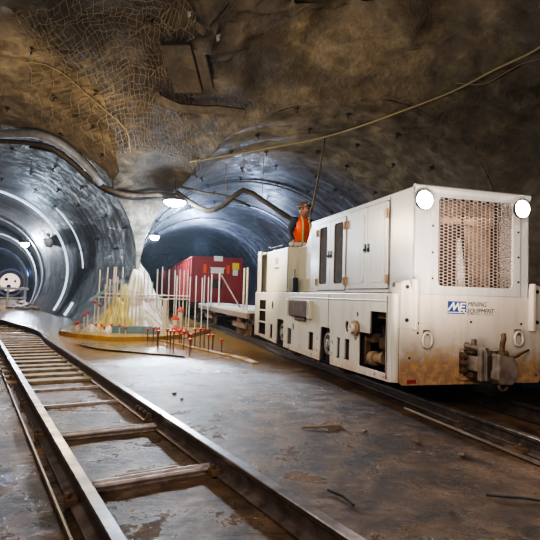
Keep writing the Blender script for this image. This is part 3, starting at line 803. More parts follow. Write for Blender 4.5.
# ------------------------------------------------------------------ wagons behind the locomotive
FC = empty('flatcar', RP(12.1, CL), TH, 'pale flat rail wagon with upright stakes between the locomotive and the red skip', 'rail wagon')
fw = .86; fl_ = 8.3
MB().box(-fw, fw, 0, fl_, .80, .87).obj('deck', 'tarp', FC, .01)
MB().box(-fw, -fw+.07, 0, fl_, .66, .80).box(fw-.07, fw, 0, fl_, .66, .80).box(-.3, .3, .1, fl_-.1, .55, .8).obj('underframe', 'shroud', FC, .008)
for y in (1.0, 2.0, 6.1, 7.2):
    for s in (-1, 1): wheel(FC, s*.52, y, s, .20, 'shroud')
    MB().tube([(-.6, y, .352), (.6, y, .352)], .05, 10).obj('axle', 'rust', FC)
for y in (1.5, 6.6):
    for s in (-1, 1): MB().box(s*.70-.04, s*.70+.04, y-.75, y+.75, .36, .50).box(s*.70-.05, s*.70+.05, y-.16, y+.16, .40, .68).obj('bogie_frame', 'shroud', FC, .02)
MB().box(-.12, .12, -.6, .1, .52, .64).obj('coupler', 'rust', FC, .01)
for y, x in ((.25, -fw+.04), (.6, -fw+.04), (4.1, -fw+.05), (5.6, -fw+.05), (7.2, -fw+.05), (.4, fw-.05), (3.2, fw-.05)):
    MB().tube([(x, y, .8), (x, y, 1.95)], .028, 8).obj('stake', 'rebar', FC)
MB().tube([(-fw+.35, 2.3, .87), (-fw+.10, 4.3, 1.95)], .025, 8).obj('brace', 'timber', FC)
MB().box(-.80, -.1, 4.9, 6.2, .87, .93).obj('deck_board', 'plaque', FC, .01)
def skip(a, label, front_load=True):
    sk = empty('muck_skip', RP(a, CL), TH, label, 'skip wagon', 'red muck skips coupled behind the flatcar')
    w, L, z0, z1 = 1.05, 6.6, .94, 2.74
    MB().box(-w, w, 0, .06, z0, z1).obj('end_panel', 'red', sk, .01)
    for s in (-1, 1): MB().box(min(s*w, s*(w-.06)), max(s*w, s*(w-.06)), 0, L, z0, z1).obj('side_panel', 'red', sk, .01)
    MB().box(-w, w, L-.06, L, z0, z1).box(-w, w, 0, L, z0, z0+.08).obj('tub_floor', 'red', sk)
    for s in (-1, 1):
        MB().box(s*w-.05, s*w+.05, -.06, .04, z0, z1+.04).obj('corner_post', 'red', sk, .01)
        y = .7
        while y < L: MB().box(min(s*w, s*(w+.05)), max(s*w, s*(w+.05)), y-.04, y+.04, z0, z1).obj('side_rib', 'red', sk, .006); y += .75
    MB().box(-w-.03, w+.03, -.07, .0, z1-.02, z1+.07).box(-w-.03, w+.03, -.05, .0, z0-.06, z0+.06).obj('end_rim', 'red', sk, .01)
    for s in (-1, 1): MB().box(min(s*w, s*(w+.05)), max(s*w, s*(w+.05)), 0, L, z1-.02, z1+.06).obj('top_rail', 'red', sk, .01)
    MB().box(-.36, -.28, -.05, 0, z0+.05, z1-.4).box(.28, .36, -.05, 0, z0+.05, z1-.4).box(-.36, .36, -.05, 0, z0+.95, z0+1.03).box(-.36, .36, -.05, 0, z0+.45, z0+.52).obj('door_frame', 'red', sk, .01)
    MB().box(-.16, .22, -.03, 0, z0+.55, z0+.92).obj('door_recess', 'dark', sk, .0)
    MB().box(-.30, .34, -.035, 0.01, z1-.62, z1-.36).obj('name_plate', 'plaque', sk, .006)
    MB().box(-.16, .22, -.09, -.06, z1-.10, z1+.12).obj('rim_plate', 'plaque', sk, .006)
    MB().box(.66, .95, -.035, 0.01, z1-.42, z1-.14).obj('yellow_label', 'yellow', sk, .0)
    MB().box(.68, .90, -.035, 0.01, z1-.68, z1-.43).obj('white_label', 'plaque', sk, .0)
    for x in (-.52, .47): MB().box(x-.07, x+.07, -.05, 0, z1-.62, z1-.25).obj('latch', 'orange', sk, .01)
    # heaped muck
    V, F = [], []; nx, ny = 12, 30
    for j in range(ny+1):
        for i in range(nx+1):
            u, v = i/nx, j/ny; e = math.sin(PI*u)*math.sin(PI*min(1, v*3+.02 if v < .33 else 1 if v < .7 else (1-v)*3+.02)*.5)
            V.append((-w+.07+u*(2*w-.14), .07+v*(L-.14), z1-.05+.24*e+.08*noise.noise(Vector((u*4+a, v*12, 3)))))
    for j in range(ny):
        for i in range(nx): k = j*(nx+1)+i; F.append([k, k+1, k+nx+2, k+nx+1])
    me = bpy.data.meshes.new('muck_load'); me.from_pydata(V, [], F); ml = new_obj('muck_load', me, sk, 'tarp', 0, True); ml['kind'] = 'stuff'
    MB().box(-.8, .8, .3, L-.3, .62, z0).obj('underframe', 'dark', sk)
    for y in (1.0, L-1.0):
        for s in (-1, 1): wheel(sk, s*.52, y, s, .20, 'rust')
        MB().tube([(-.6, y, .352), (.6, y, .352)], .05, 10).obj('axle', 'rust', sk)
    MB().box(-.12, .12, -.5, .3, .66, .78).obj('coupler', 'rust', sk, .01)
    return sk
s1 = skip(21.2, 'red muck skip with pale plates on its end, nearest behind the flatcar')
copy_tree(s1, RP(28.5, CL), TH, 'second red muck skip, behind the one with the yellow label in view')
copy_tree(s1, RP(35.8, CL), TH, 'farthest red muck skip, deepest in the right bore')

# ------------------------------------------------------------------ the driver
WP = RP(9.22, 3.30, ZS+.02)
W_ = empty('person', WP, TH+.28, 'driver in orange vest, navy sleeves and dark helmet standing in the locomotive cab', 'person')
J = []; E_ = []
def j(p, r, frm=None): J.append((p, r)); i = len(J)-1; (E_.append((frm, i)) if frm is not None else None); return i
pel = j((0, 0, .93), (.135, .10)); sp1 = j((.0, 0, 1.08), (.12, .09), pel); ch = j((.01, .01, 1.26), (.145, .105), sp1); up = j((.01, .0, 1.38), (.12, .085), ch)
nk = j((.015, -.01, 1.47), .055, up); j((.02, -.02, 1.55), .055, nk)
def arm(sx, el, wr, hd, curl):
    sh = j((sx*.17, .0, 1.39), .062, up); e = j(el, .045, sh); w = j(wr, .030, e)
    d = (Vector(hd)-Vector(wr)).normalized(); side = d.cross(Vector((0, -1, .2))).normalized()
    pm = j(tuple(Vector(wr)+d*.05), (.036, .018), w)
    for k in range(4):
        b = Vector(wr)+d*.085+side*(.027-.018*k); f1 = j(tuple(b), .010, pm); L = (.034, .042, .040, .030)[k]
        f2 = j(tuple(b+d*L+Vector(curl)*.3*L), .009, f1); j(tuple(b+d*L*1.4+Vector(curl)*L), .008, f2)
    tb = Vector(wr)+d*.035+side*.034; t1 = j(tuple(tb), .011, pm); j(tuple(tb+d*.03+side*.022+Vector(curl)*.02), .009, t1)
    return sh, e, w
rp = ((-.27, .02, 1.14), (-.235, -.10, .94), (-.21, -.17, .87)); lp = ((.27, -.10, 1.16), (.24, -.28, 1.27), (.235, -.34, 1.31))
arm(-1, *rp, (0, -.4, -.9)); arm(1, *lp, (0, -.5, -.8))
for sx in (-1, 1):
    hp = j((sx*.09, 0, .86), .095, pel); kn = j((sx*.10, -.03, .47), .06, hp); an = j((sx*.10, .02, .09), .042, kn); j((sx*.105, -.12, .04), (.04, .035), an)
skin_obj('body', J, E_, 0, 'skin', W_, 1)
def cloth(name, js, es, m, root=0): return skin_obj(name, js, es, root, m, W_, 2)
cloth('jacket', [((0, 0, .90), (.16, .125)), ((0, 0, 1.08), (.15, .115)), ((.01, .01, 1.26), (.17, .13)), ((.01, 0, 1.39), (.14, .105)),
   ((-.18, 0, 1.39), .078), (rp[0], .062), ((-.24, -.085, .965), .045), ((.20, 0, 1.39), .078), (lp[0], .060), ((.243, -.255, 1.25), .045)],
   [(0, 1), (1, 2), (2, 3), (3, 4), (4, 5), (5, 6), (3, 7), (7, 8), (8, 9)], 'navy')
cloth('trousers', [((0, 0, .93), (.15, .12)), ((-.095, 0, .82), .105), ((-.10, -.03, .47), .08), ((-.10, .02, .12), .065), ((.095, 0, .82), .105), ((.10, -.03, .47), .08), ((.10, .02, .12), .065)],
   [(0, 1), (1, 2), (2, 3), (0, 4), (4, 5), (5, 6)], 'navy')
for sx in (-1, 1): cloth('boot', [((sx*.10, .03, .10), .062), ((sx*.10, .02, .045), (.05, .045)), ((sx*.105, -.13, .035), (.045, .035))], [(0, 1), (1, 2)], 'black')
# vest: shaped shell with arm holes, open neck
def vest():
    V, F = [], []; zs_ = [.93, 1.0, 1.08, 1.16, 1.24, 1.31, 1.37, 1.42, 1.455]; n = 32
    for i, z in enumerate(zs_):
        wx = (.185, .178, .172, .178, .186, .186, .172, .145, .105)[i]; wy = (.150, .145, .138, .142, .15, .148, .136, .112, .085)[i]
        for k in range(n):
            t = 2*PI*k/n; c, s = math.cos(t), math.sin(t)
            V.append((.008+wx*abs(c)**.8*(1 if c > 0 else -1), .005+wy*abs(s)**.8*(1 if s > 0 else -1), z))
    for i in range(len(zs_)-1):
        for k in range(n):
            q = (k+1) % n; t = 2*PI*(k+.5)/n
            if 1.2 < zs_[i] < 1.42 and abs(math.cos(t)) > .90: continue     # arm holes
            F.append([i*n+k, i*n+q, (i+1)*n+q, (i+1)*n+k])
    me = bpy.data.meshes.new('vest'); me.from_pydata(V, [], F); o = new_obj('vest', me, W_, 'orange', 0, True)
    s = o.modifiers.new('thick', 'SOLIDIFY'); s.thickness = .008; s.offset = 1; return o
vs_ = vest()
for sx in (-1, 1):
    for nm, m, w in (('reflective_stripe', 'lime', .019), ('silver_stripe', 'silver', .008)):
        mb = MB(); o_ = .008 if m == 'lime' else .012
        for sy in (-1, 1):
            P = [(sx*.085+.008, sy*(y+o_), z) for z, y in ((.94, .152), (1.08, .142), (1.24, .150), (1.34, .140), (1.42, .110), (1.458, .080))]
            for a, b in zip(P, P[1:]):
                n = len(mb.v)
                for p in (a, b):
                    for dx in (-w, w): mb.v += [Vector((p[0]+dx, p[1], p[2])), Vector((p[0]+dx, p[1]+sy*.004, p[2]))]
                for f in ((0, 2, 6, 4), (1, 5, 7, 3), (0, 4, 5, 1), (2, 3, 7, 6), (0, 1, 3, 2), (4, 6, 7, 5)): mb.f.append([n+i for i in f])
        mb.obj(nm, m, vs_)
# head with a face, hair and helmet
def head():
    bm = bmesh.new(); bmesh.ops.create_uvsphere(bm, u_segments=28, v_segments=22, radius=1)
    for v in bm.verts:
        x, y, z = v.co; z_ = z*.118; wx = .077*(1-.18*max(0, -z)); wy = .098*(1-.12*max(0, -z))
        X, Y = x*wx, y*wy
        if y < -.2:
            g = math.exp(-((X/.013)**2))*math.exp(-(((z_+.012)/.026)**2)); Y -= .024*g           # nose
            for ex in (-.030, .030): Y += .010*math.exp(-(((X-ex)/.014)**2))*math.exp(-(((z_-.012)/.012)**2))   # eye sockets
            Y -= .007*math.exp(-((X/.022)**2))*math.exp(-(((z_+.052)/.009)**2))                   # lips
            Y -= .010*math.exp(-((X/.026)**2))*math.exp(-(((z_+.092)/.018)**2))                   # chin
        v.co = (X, Y, z_)
    me = bpy.data.meshes.new('head'); bm.to_mesh(me); bm.free()
    h = new_obj('head', me, W_, 'skin', 0, True); h.location = (.02, -.03, 1.60); h.rotation_euler = (math.radians(8), 0, math.radians(24)); return h
hd = head()
for sx in (-1, 1):
    MB().lathe([(.002, -.012), (.009, -.008), (.012, 0), (.009, .006), (.002, .009)], (sx*.030, -.078, .012), (0, -1, 0), 12).obj('eye', 'whiteink', hd, 0, True)
    MB().lathe([(.005, 0), (.004, .003)], (sx*.030, -.087, .012), (0, -1, 0), 10).obj('pupil', 'black', hd)
    MB().lathe([(.008, -.004), (.026, .0), (.030, .006), (.022, .012), (.008, .008)], (sx*.076, .005, -.005), (sx, .25, 0), 14).obj('ear', 'skin', hd, 0, True)
MB().tube([(-.022, -.093, -.052), (0, -.099, -.054), (.022, -.093, -.052)], .005, 6).obj('mouth', 'hatch', hd)
MB().tube([(-.045, -.083, .034), (-.018, -.092, .036)], .005, 6).tube([(.018, -.092, .036), (.045, -.083, .034)], .005, 6).obj('eyebrows', 'hair', hd)
def dome(rx, ry, rz, z0, cut, name, m, par, y0=0.):
    bm = bmesh.new(); bmesh.ops.create_uvsphere(bm, u_segments=28, v_segments=20, radius=1)
    bmesh.ops.delete(bm, geom=[v for v in bm.verts if v.co.z < cut], context='VERTS')
    for v in bm.verts: v.co = (v.co.x*rx, v.co.y*ry+y0, v.co.z*rz+z0)
    me = bpy.data.meshes.new(name); bm.to_mesh(me); bm.free(); return new_obj(name, me, par, m, 0, True)
hair = dome(.084, .098, .118, .004, -.25, 'hair', 'hair', hd, .014)
hm = dome(.105, .125, .105, .045, -.02, 'helmet', 'helmet', hd, .004)
V = oval(0, -.012, .118, .155, 28)
MB().prism(V, 'z', .040, .052).obj('helmet_brim', 'helmet', hm, .003)
MB().tube([(0, -.112, .06), (0, -.06, .140), (0, .0, .153), (0, .06, .143), (0, .118, .06)], .012, 6).obj('helmet_ridge', 'helmet', hm, 0, True)
MB().box(-.030, .030, -.142, -.105, .075, .115).obj('helmet_lamp', 'black', hm, .006)
for p in ((-.085, -.07, .09), (.085, -.06, .09), (-.03, -.095, .125)): MB().lathe([(.014, -.003), (.014, .004)], p, Vector(p)-Vector((0, 0, .03)), 10).obj('helmet_sticker', 'whiteink', hm)
# pale gloves and rag lying along the cab rim
gl = MB()
for k in range(7): gl.lathe([(.012, 0), (.04, .02), (.05, .06), (.035, .11), (.01, .13)], (random.uniform(-.03, .03), .045+.085*k, .02+random.uniform(-.004, .01)), (random.uniform(-.4, .4), .8, .35), 10)
go = gl.obj('rag', 'glove', None, 0, True); go.matrix_world = Matrix.Translation(RP(8.80, 2.87, 2.175)) @ Matrix.Rotation(TH-PI/2, 4, 'Z'); tag(go, 'crumpled pale rag lying on the front rim of the driver cab', 'rag')
HOSEC = [(-3.04, 15.8, 4.43), (-2.59, 15.8, 4.13), (-2.01, 15.8, 3.86), (-1.5, 16.0, 4.13), (-0.95, 16.2, 4.64), (-0.33, 16.5, 4.39), (0.56, 17.0, 3.93), (0.99, 17.4, 3.77)]
HOSED = [(-4.09, 15.7, 4.47), (-3.36, 15.6, 4.63), (-2.77, 15.8, 4.57), (-2.15, 16.0, 4.47), (-1.53, 16.2, 4.43), (-0.73, 16.6, 4.2)]
ROPEH = [(1.51, 14.72, 6.02), (1.04, 11.5, 3.95), (0.72, 9.6, 2.69)]
# ------------------------------------------------------------------ rebar field, draped pile, caps
GB = 'tall pale rebar uprights standing in the concrete slab'
rbm = MB().tube([(0, 0, 0), (0, 0, 1)], .021, 7).mesh('rebar_upright')
rbm.materials.append(M['rebar'])
rods = []
for x, y, zt in ((-4.921, 14.60, 1.85), (-4.735, 14.67, 1.93), (-4.549, 14.75, 1.95), (-4.485, 14.77, 1.96), (-4.328, 14.83, 1.96), (-3.743, 15.07, 1.92), (-3.634, 15.11, 1.80),
                 (-3.50, 15.16, 1.55), (-3.372, 15.21, 1.95), (-3.236, 15.27, 2.03), (-3.041, 15.34, 1.95), (-2.886, 15.41, 1.94), (-2.73, 15.47, 1.97), (-2.63, 15.51, 1.96), (-2.53, 15.55, 1.98)): rods.append((x, y, zt))
for i in range(10): rods.append((-4.62+.098*i, 14.28+.04*i, 1.25+.42*math.sin(PI*min(1, (i+1)/7))))
for i in range(6): rods.append((-3.05+.20*i, 16.6+.1*i, 1.75+.1*random.random()))
for i, (x, y, z) in enumerate(rods):
    o = new_obj('rebar_upright', rbm); o.location = (x, y, .0); o.scale = (1, 1, z); o.rotation_euler = (random.uniform(-.012, .012), random.uniform(-.012, .012), 0)
    tag(o, 'tall pale rebar upright standing among others at the concrete slab', 'rebar', GB)
for z, lab in ((1.16, 'upper pale horizontal bar tied across the rebar uprights'), (1.06, 'lower pale horizontal bar tied across the rebar uprights')):
    tag(MB().tube([(-4.95, 14.55, z), (-3.9, 14.98, z), (-2.45, 15.53, z)], .017, 7).obj('cross_bar', 'rebar'), lab, 'rebar')
for (p, q), lab in (([(-3.55, 14.9, .95), (-2.75, 14.95, .1)], 'pale diagonal brace leaning down to the right beside the draped pile'), ([(-3.6, 14.8, .72), (-2.95, 14.9, .1)], 'shorter pale diagonal brace leaning beside the draped pile')):
    tag(MB().tube([p, q], .022, 7).obj('diagonal_brace', 'rebar'), lab, 'brace')
tag(MB().box(-3.10, -2.98, 14.78, 14.86, .05, 1.05).obj('timber_post', 'tarp', None, .01), 'short white timber post standing right of the draped pile', 'post')
# dark dowels with orange caps on the wet floor
GD = 'orange capped dark dowels in the wet floor'
def capped(x, y, z, lab, grp, tilt=(0, 0), z0=0., dark=True):
    e = empty('capped_rebar', (x, y, z0), 0, lab, 'rebar', grp)
    h = z-z0
    MB().tube([(0, 0, -.02), (0, 0, h)], .013, 7).obj('rod', 'rebard' if dark else 'rebar', e)
    MB().lathe([(.020, -.07), (.022, -.02), (.042, -.014), (.048, .0), (.042, .012), (.015, .020)], (0, 0, h), (0, 0, 1), 16).obj('cap', 'cap', e, 0, True)
    e.rotation_euler = (tilt[0], tilt[1], 0); return e
for x, y, z in ((-2.95, 13.04, .33), (-2.43, 11.25, .40), (-2.1, 10.94, .43), (-2.0, 10.78, .44), (-2.13, 12.49, .25), (-1.61, 10.51, .30), (-1.74, 12.12, .40), (-1.59, 11.93, .42), (-1.5, 11.96, .42),
                (-1.28, 10.97, .36), (-1.21, 11.19, .35), (-.97, 10.68, .30), (-3.08, 12.99, .31), (-2.68, 12.3, .38), (-2.34, 11.8, .40), (-2.25, 12.9, .30), (-1.9, 11.5, .38), (-1.70, 11.3, .34)):
    capped(x, y, z, 'dark rebar dowel with an orange cap standing in the wet floor', GD)
for x, y, z in ((-4.783, 13.9, .96), (-4.70, 14.0, .88), (-4.961, 13.9, .66), (-5.042, 13.85, .60), (-5.22, 13.9, .37), (-4.671, 13.75, .34), (-4.506, 13.7, .34), (-4.394, 13.6, .29), (-4.205, 13.6, .35), (-3.958, 13.5, .36), (-3.764, 13.4, .31), (-5.35, 14.1, .34)):
    capped(x, y, z, 'orange capped dowel standing at the front of the draped pile', 'orange capped dowels around the draped pile', (0, 0), .05, False)
# pile of draped sheeting against the pillar
def pile(name, cx, cy, rx, ry, h, m, seed, fold=.10, pw=1.25, z0=.05, lean=(0, 0)):
    V, F = [], []; nr, na = 26, 96
    for i in range(nr+1):
        u = i/nr
        for k in range(na):
            t = 2*PI*k/na; f = 1+fold*(.6*math.sin(t*11+seed)+.5*math.sin(t*23+seed*2.1)+.6*noise.noise(Vector((math.cos(t)*2, math.sin(t)*2, u*2+seed))))*(.4+u)
            f += .10*noise.noise(Vector((math.cos(t)*3, math.sin(t)*3, u*6+seed*2)))
            r = max(.01, u)*f
            z = z0+h*(1-u)**pw+.11*h*noise.noise(Vector((math.cos(t)*1.6, math.sin(t)*1.6, u*5+seed)))*min(1, u*4)*(1-u)*2
            V.append((cx+rx*r*math.cos(t)+lean[0]*(1-u), cy+ry*r*math.sin(t)+lean[1]*(1-u), max(.0, z)))
    for i in range(nr):
        for k in range(na): q = (k+1) % na; F.append([i*na+k, i*na+q, (i+1)*na+q, (i+1)*na+k])
    F.append(list(range(na)))
    me = bpy.data.meshes.new(name); me.from_pydata(V, [], F); return new_obj(name, me, None, m, 0, True)
tag(pile('draped_sheet', -3.98, 15.45, 1.05, .85, 2.10, 'tarp', 1.3, .10, 1.05), 'white sheeting draped in a steep cone against the pillar foot', 'tarpaulin')
tag(pile('draped_sheet', -4.72, 15.0, .80, .62, 1.45, 'tarpg', 4.1, .10, .9, .05, (.45, .2)), 'grey sheeting draped over the left flank of the white cone', 'tarpaulin')
tag(pile('draped_sheet', -4.52, 14.75, .62, .45, 1.45, 'tarpy', 7.7, .14, .95, .05, (.26, .25)), 'yellow sheet draped over the front of the pile', 'tarpaulin')
tag(pile('sand_bag', -5.0, 14.25, .26, .2, .26, 'tarp', 2.2, .05, .6), 'white sandbag at the left foot of the draped pile', 'sandbag')
tag(pile('sand_bag', -4.45, 14.15, .22, .17, .24, 'tarp', 5.2, .05, .6), 'white sandbag in front of the yellow sheet', 'sandbag')
tag(MB().box(-4.35, -3.0, 14.02, 14.10, .10, .30).obj('timber_board', 'board', None, .006), 'long blue grey board lying on edge across the foot of the pile', 'board')
bd = MB().box(-.55, .55, -.03, .03, -.04, .04).obj('timber_board', 'board'); bd.location = (-4.62, 14.35, 1.28); bd.rotation_euler = (0, -.62, .3); tag(bd, 'grey blue board leaning over the top left of the pile', 'board')
for k, (x, y, z) in enumerate(((-2.74, 14.9, .62), (-2.70, 14.7, .32), (-2.52, 14.3, .30), (-2.32, 14.2, .28), (-2.62, 15.0, .85))):
    o = pile('orange_bag', x, y, .10, .09, .16, 'cap', k*1.7, .12, .6, 0); o.location.z = (z-.16)*.999
    st = MB().box(x-.07, x+.07, y-.06, y+.06, .0, max(.05, z-.13)).obj('crate', 'tarp', None, .01)
    tag(o, ['orange bag on a tall white crate left of the pair', 'orange bag lowest and leftmost beside the white post', 'orange bag in front of the red skip, left of its neighbour', 'rightmost orange bag beside the flatcar', 'highest orange bag among the rebar uprights'][k], 'bag')
    tag(st, ['tall white crate holding up an orange bag', 'low white crate under the leftmost orange bag', 'low white crate in front of the red skip', 'rightmost white crate beside the flatcar', 'tallest white crate among the rebar uprights'][k], 'crate')
# steel sheets on the floor
st = flat_prism('floor_sheet', [(-3.55, 10.75), (-1.62, 9.95), (-1.75, 10.9), (-4.1, 12.1), (-4.5, 11.7)], .012, .028, 'plate'); tag(st, 'wet flat steel sheet lying on the floor in front of the concrete slab', 'steel sheet')
# ------------------------------------------------------------------ hoses, ropes, wires on the vaults
def hang(name, pts, r, m, label, cat, seg=8, step=.3): return tag(MB().tube(smooth_path(pts, step), r, seg).obj(name, m, None, 0, True), label, cat)
def onwall(p, off=.12):
    p = Vector(p); e = .05
    n = Vector([inside(p+Vector(d)*e)-inside(p-Vector(d)*e) for d in ((1, 0, 0), (0, 1, 0), (0, 0, 1))])
    if n.length < 1e-6: return p
    return disp(p)-n.normalized()*off
A_ = [(-9.6, 15.3, 6.0), (-8.55, 15.52, 6.0), (-7.56, 15.43, 5.91), (-6.72, 15.3, 5.71), (-6.25, 15.7, 5.36), (-5.75, 15.9, 4.92), (-5.04, 15.6, 4.54), (-4.55, 15.6, 4.44), (-4.15, 15.7, 4.45), (-3.62, 15.6, 4.48), (-3.07, 15.7, 4.46)]
hang('hose', [onwall(p, .16) for p in A_], .075, 'hose', 'thick brown hose looping along the rim of the left bore to the pillar', 'hose', 10)
hang('hose', [onwall(p, .10)+Vector((0, .05, -.16)) for p in A_[2:]], .045, 'black', 'thin dark cable slung just below the thick brown hose', 'cable', 8)
hang('air_duct', [onwall(p, .20) for p in [(-8.6, 14.75, 6.0), (-7.37, 14.52, 5.95), (-6.72, 14.3, 5.86), (-6.16, 14.4, 5.69), (-5.75, 14.8, 5.4), (-5.45, 15.2, 5.08), (-5.15, 15.5, 4.68)]], .13, 'rib', 'grey blue duct following the left arch above the brown hose', 'duct', 12)
def D(px, py, z): return (px, py, z)
hang('hose', HOSEC, .085, 'hose', 'thick pale brown hose slung in two sagging loops across the right bore', 'hose', 10)
hang('hose', HOSED, .045, 'hose', 'thinner cable above the sagging hose at the pillar head', 'cable', 8)
R_ = [(5.6, 9.2, 6.7), (5.31, 9.93, 6.68), (4.95, 10.91, 6.57), (4.22, 11.96, 6.28), (3.21, 12.7, 6.11), (2.37, 13.6, 6.08), (1.51, 14.4, 6.02), (.3, 14.6, 5.8), (-1.03, 14.6, 5.5), (-2.38, 14.2, 5.1)]
hang('rope', [onwall(p, .09) for p in R_], .030, 'rope', 'long pale rope running along the cavern roof above the locomotive', 'rope', 6)
hang('wire', [onwall(p, .07) for p in [(5.46, 10.02, 6.58), (5.27, 10.67, 6.51), (5.06, 11.16, 6.42), (4.76, 11.52, 6.35), (4.26, 11.75, 6.39)]], .014, 'wire', 'thin slack wire looping below the pale roof rope', 'wire', 6)
hang('wire', [onwall(p, .07) for p in [(-5.68, 11.01, 6.43), (-5.35, 11.13, 6.38), (-5.02, 11.48, 6.27), (-4.71, 11.93, 6.04), (-4.24, 12.23, 5.75), (-3.8, 12.83, 5.49), (-3.87, 13.61, 5.11)]], .016, 'rope', 'pale loose wire trailing over the rock above the left bore', 'wire', 6)
hang('rope', ROPEH, .022, 'rope', 'taut pale rope hanging from the roof down beside the driver', 'rope', 6, 1.)
# wire mesh pinned over the rock between the two bores
def wiremesh():
    mb = MB(); nu, nv = 34, 30
    c = Vector((0., 6.5, 3.2))
    P = {}
    for i in range(nu):
        for k in range(nv):
            u, v = i/(nu-1), k/(nv-1)
            tgt = Vector((-5.9+3.9*u, 10.2+4.6*v, 7.2-2.7*v+1.1*math.sin(PI*u)))
            hit = cast(c, tgt-c); P[i, k] = onwall(hit, .05+.05*random.random())+Vector((random.uniform(-.03, .03), random.uniform(-.03, .03), 0))
    for i in range(nu):
        for k in range(nv):
            for q in ((i+1, k), (i, k+1)):
                if q in P and (P[q]-P[i, k]).length < .6 and random.random() < .93: mb.tube([P[i, k], (P[i, k]+P[q])/2+Vector((random.uniform(-.02, .02), random.uniform(-.02, .02), random.uniform(-.03, .01))), P[q]], .0065, 4)
    return mb.obj('wire_mesh', 'wire')
tag(wiremesh(), 'rusty welded wire mesh pinned over the dark rock between the two bores', 'wire mesh')
# rock anchors
am = MB().box(-.06, .06, -.06, .06, 0, .02).tube([(0, 0, 0), (0, 0, .14)], .016, 6).mesh('rock_anchor'); am.materials.append(M['dark'])
cnt = 0
for vol, nm in ((LB, 'left'), (RB, 'right')):
    for ai, a in enumerate((12.2, 13.6, 15.0, 17.0, 19., 21.5, 24.5)):
        for k in range(9):
            ang = math.radians(12+17.5*k+(8 if ai % 2 else 0)+random.uniform(-3, 3))
            if ang > PI*.95: continue
            p = vol.P(a+random.uniform(-.3, .3), ang)
            others = [v for v in VOLS if v is not vol]
            if min(v.F(p) for v in others) < .15: continue
            q = onwall(p, .0); e = .05
            n = -Vector([inside(p+Vector(d)*e)-inside(p-Vector(d)*e) for d in ((1, 0, 0), (0, 1, 0), (0, 0, 1))]).normalized()
            o = new_obj('rock_anchor', am); o.location = q; o.rotation_mode = 'QUATERNION'; o.rotation_quaternion = n.to_track_quat('Z', 'Y')
            tag(o, 'small dark rock anchor stub sticking out of the %s bore lining' % nm, 'rock anchor', 'rock anchors in the %s bore' % nm); cnt += 1
# arcs around the bores; the glowing ones are added streaks of reflected light
def arc(vol, a, t0, t1, inset, r, m, name, label, cat):
    pts = []
    for i in range(41):
        t = math.radians(t0+(t1-t0)*i/40); p = vol.P(a, t); c = vol.P(a, PI/2); c.z = vol.zc
        pts.append(p+(c-p).normalized()*inset)
    return tag(MB().tube(pts, r, 8).obj(name, m, None, 0, True), label, cat)
M['tube'] = mat('glowing_reflection', (.9, .95, 1), .3, 0, (.70, .85, 1.), 1.2)
M['ringp'] = noisy('pale_ring', (.62, .66, .72), (.40, .43, .50), 2, .3, .2, 0)
arc(LB, 27., -30, 165, .10, .055, 'tube', 'reflection_streak', 'long glowing streak of reflected light arched around the left bore', 'light')
arc(LB, 24.3, 2, 46, .08, .035, 'tube', 'reflection_streak', 'short curved glowing streak of reflected light on the right side of the left bore', 'light')
arc(LB, 27.-2.5, -32, -22, .10, .06, 'tube', 'reflection_streak', 'short glowing streak of reflected light low on the left bore wall near the track', 'light')
arc(LB, 36.0, -30, 170, .12, .09, 'ringp', 'arch_ring', 'pale steel ring deep in the left bore behind the long glowing streak', 'arch ring')
arc(LB2, 38.1, -32, 180, -.05, .06, 'rib', 'arch_ring', 'pale ring framing the smaller tunnel mouth', 'arch ring')
arc(LB2, 50, -32, 180, .12, .08, 'ringp', 'arch_ring', 'farthest pale ring inside the smaller tunnel', 'arch ring')
for a, l in ((19.5, 'first'), (24.5, 'second'), (30, 'third')):
    arc(RB, a, 5, 175, .06, .035, 'rib', 'arch_rib', '%s grey arch rib inside the right bore, counted from the pillar' % l, 'arch rib')
# ------------------------------------------------------------------ roof steel, far clutter
bm2 = MB()
bp = [onwall(p, .26) for p in [(-2.95, 12.0, 6.2), (-2.86, 12.08, 6.13), (-2.41, 12.3, 6.1), (-1.80, 12.4, 6.1), (-1.53, 12.5, 6.1), (-.77, 12.7, 6.11)]]
tag(bm2.tube(bp, .13, 4).obj('roof_strap', 'hose', None, .01), 'bent brown steel strap bolted across the cavern roof between the bores', 'steel strap')
rp_ = onwall((-2.15, 11.6, 6.6), .30)
pn = MB().box(-.34, .34, -.75, .62, -.12, .04).box(.36, .62, -.6, .55, -.08, .06).obj('roof_panel', M['rock'], None, .03); pn.location = rp_; pn.rotation_euler = (-.42, 0, -.1)
tag(pn, 'flat brown panel of spray concrete standing out of the dark cavern roof', 'roof panel')
for k, p in enumerate(((-2.2, 10.2, 7.1), (-1.48, 10.75, 7.0))):
    q = onwall(p, .05)
    mb = MB(); mb.prism([(-.05, .12), (.05, .15), (.03, .0), (.05, -.12), (.0, -.22), (-.03, -.05)], 'y', -.01, .01)
    o = mb.obj('lime_streak', 'plaque'); o.location = q; o.rotation_euler = (-.7, 0, 0); tag(o, ['white lime streak on the roof, left of two', 'white lime streak on the roof, right of two'][k], 'lime streak')
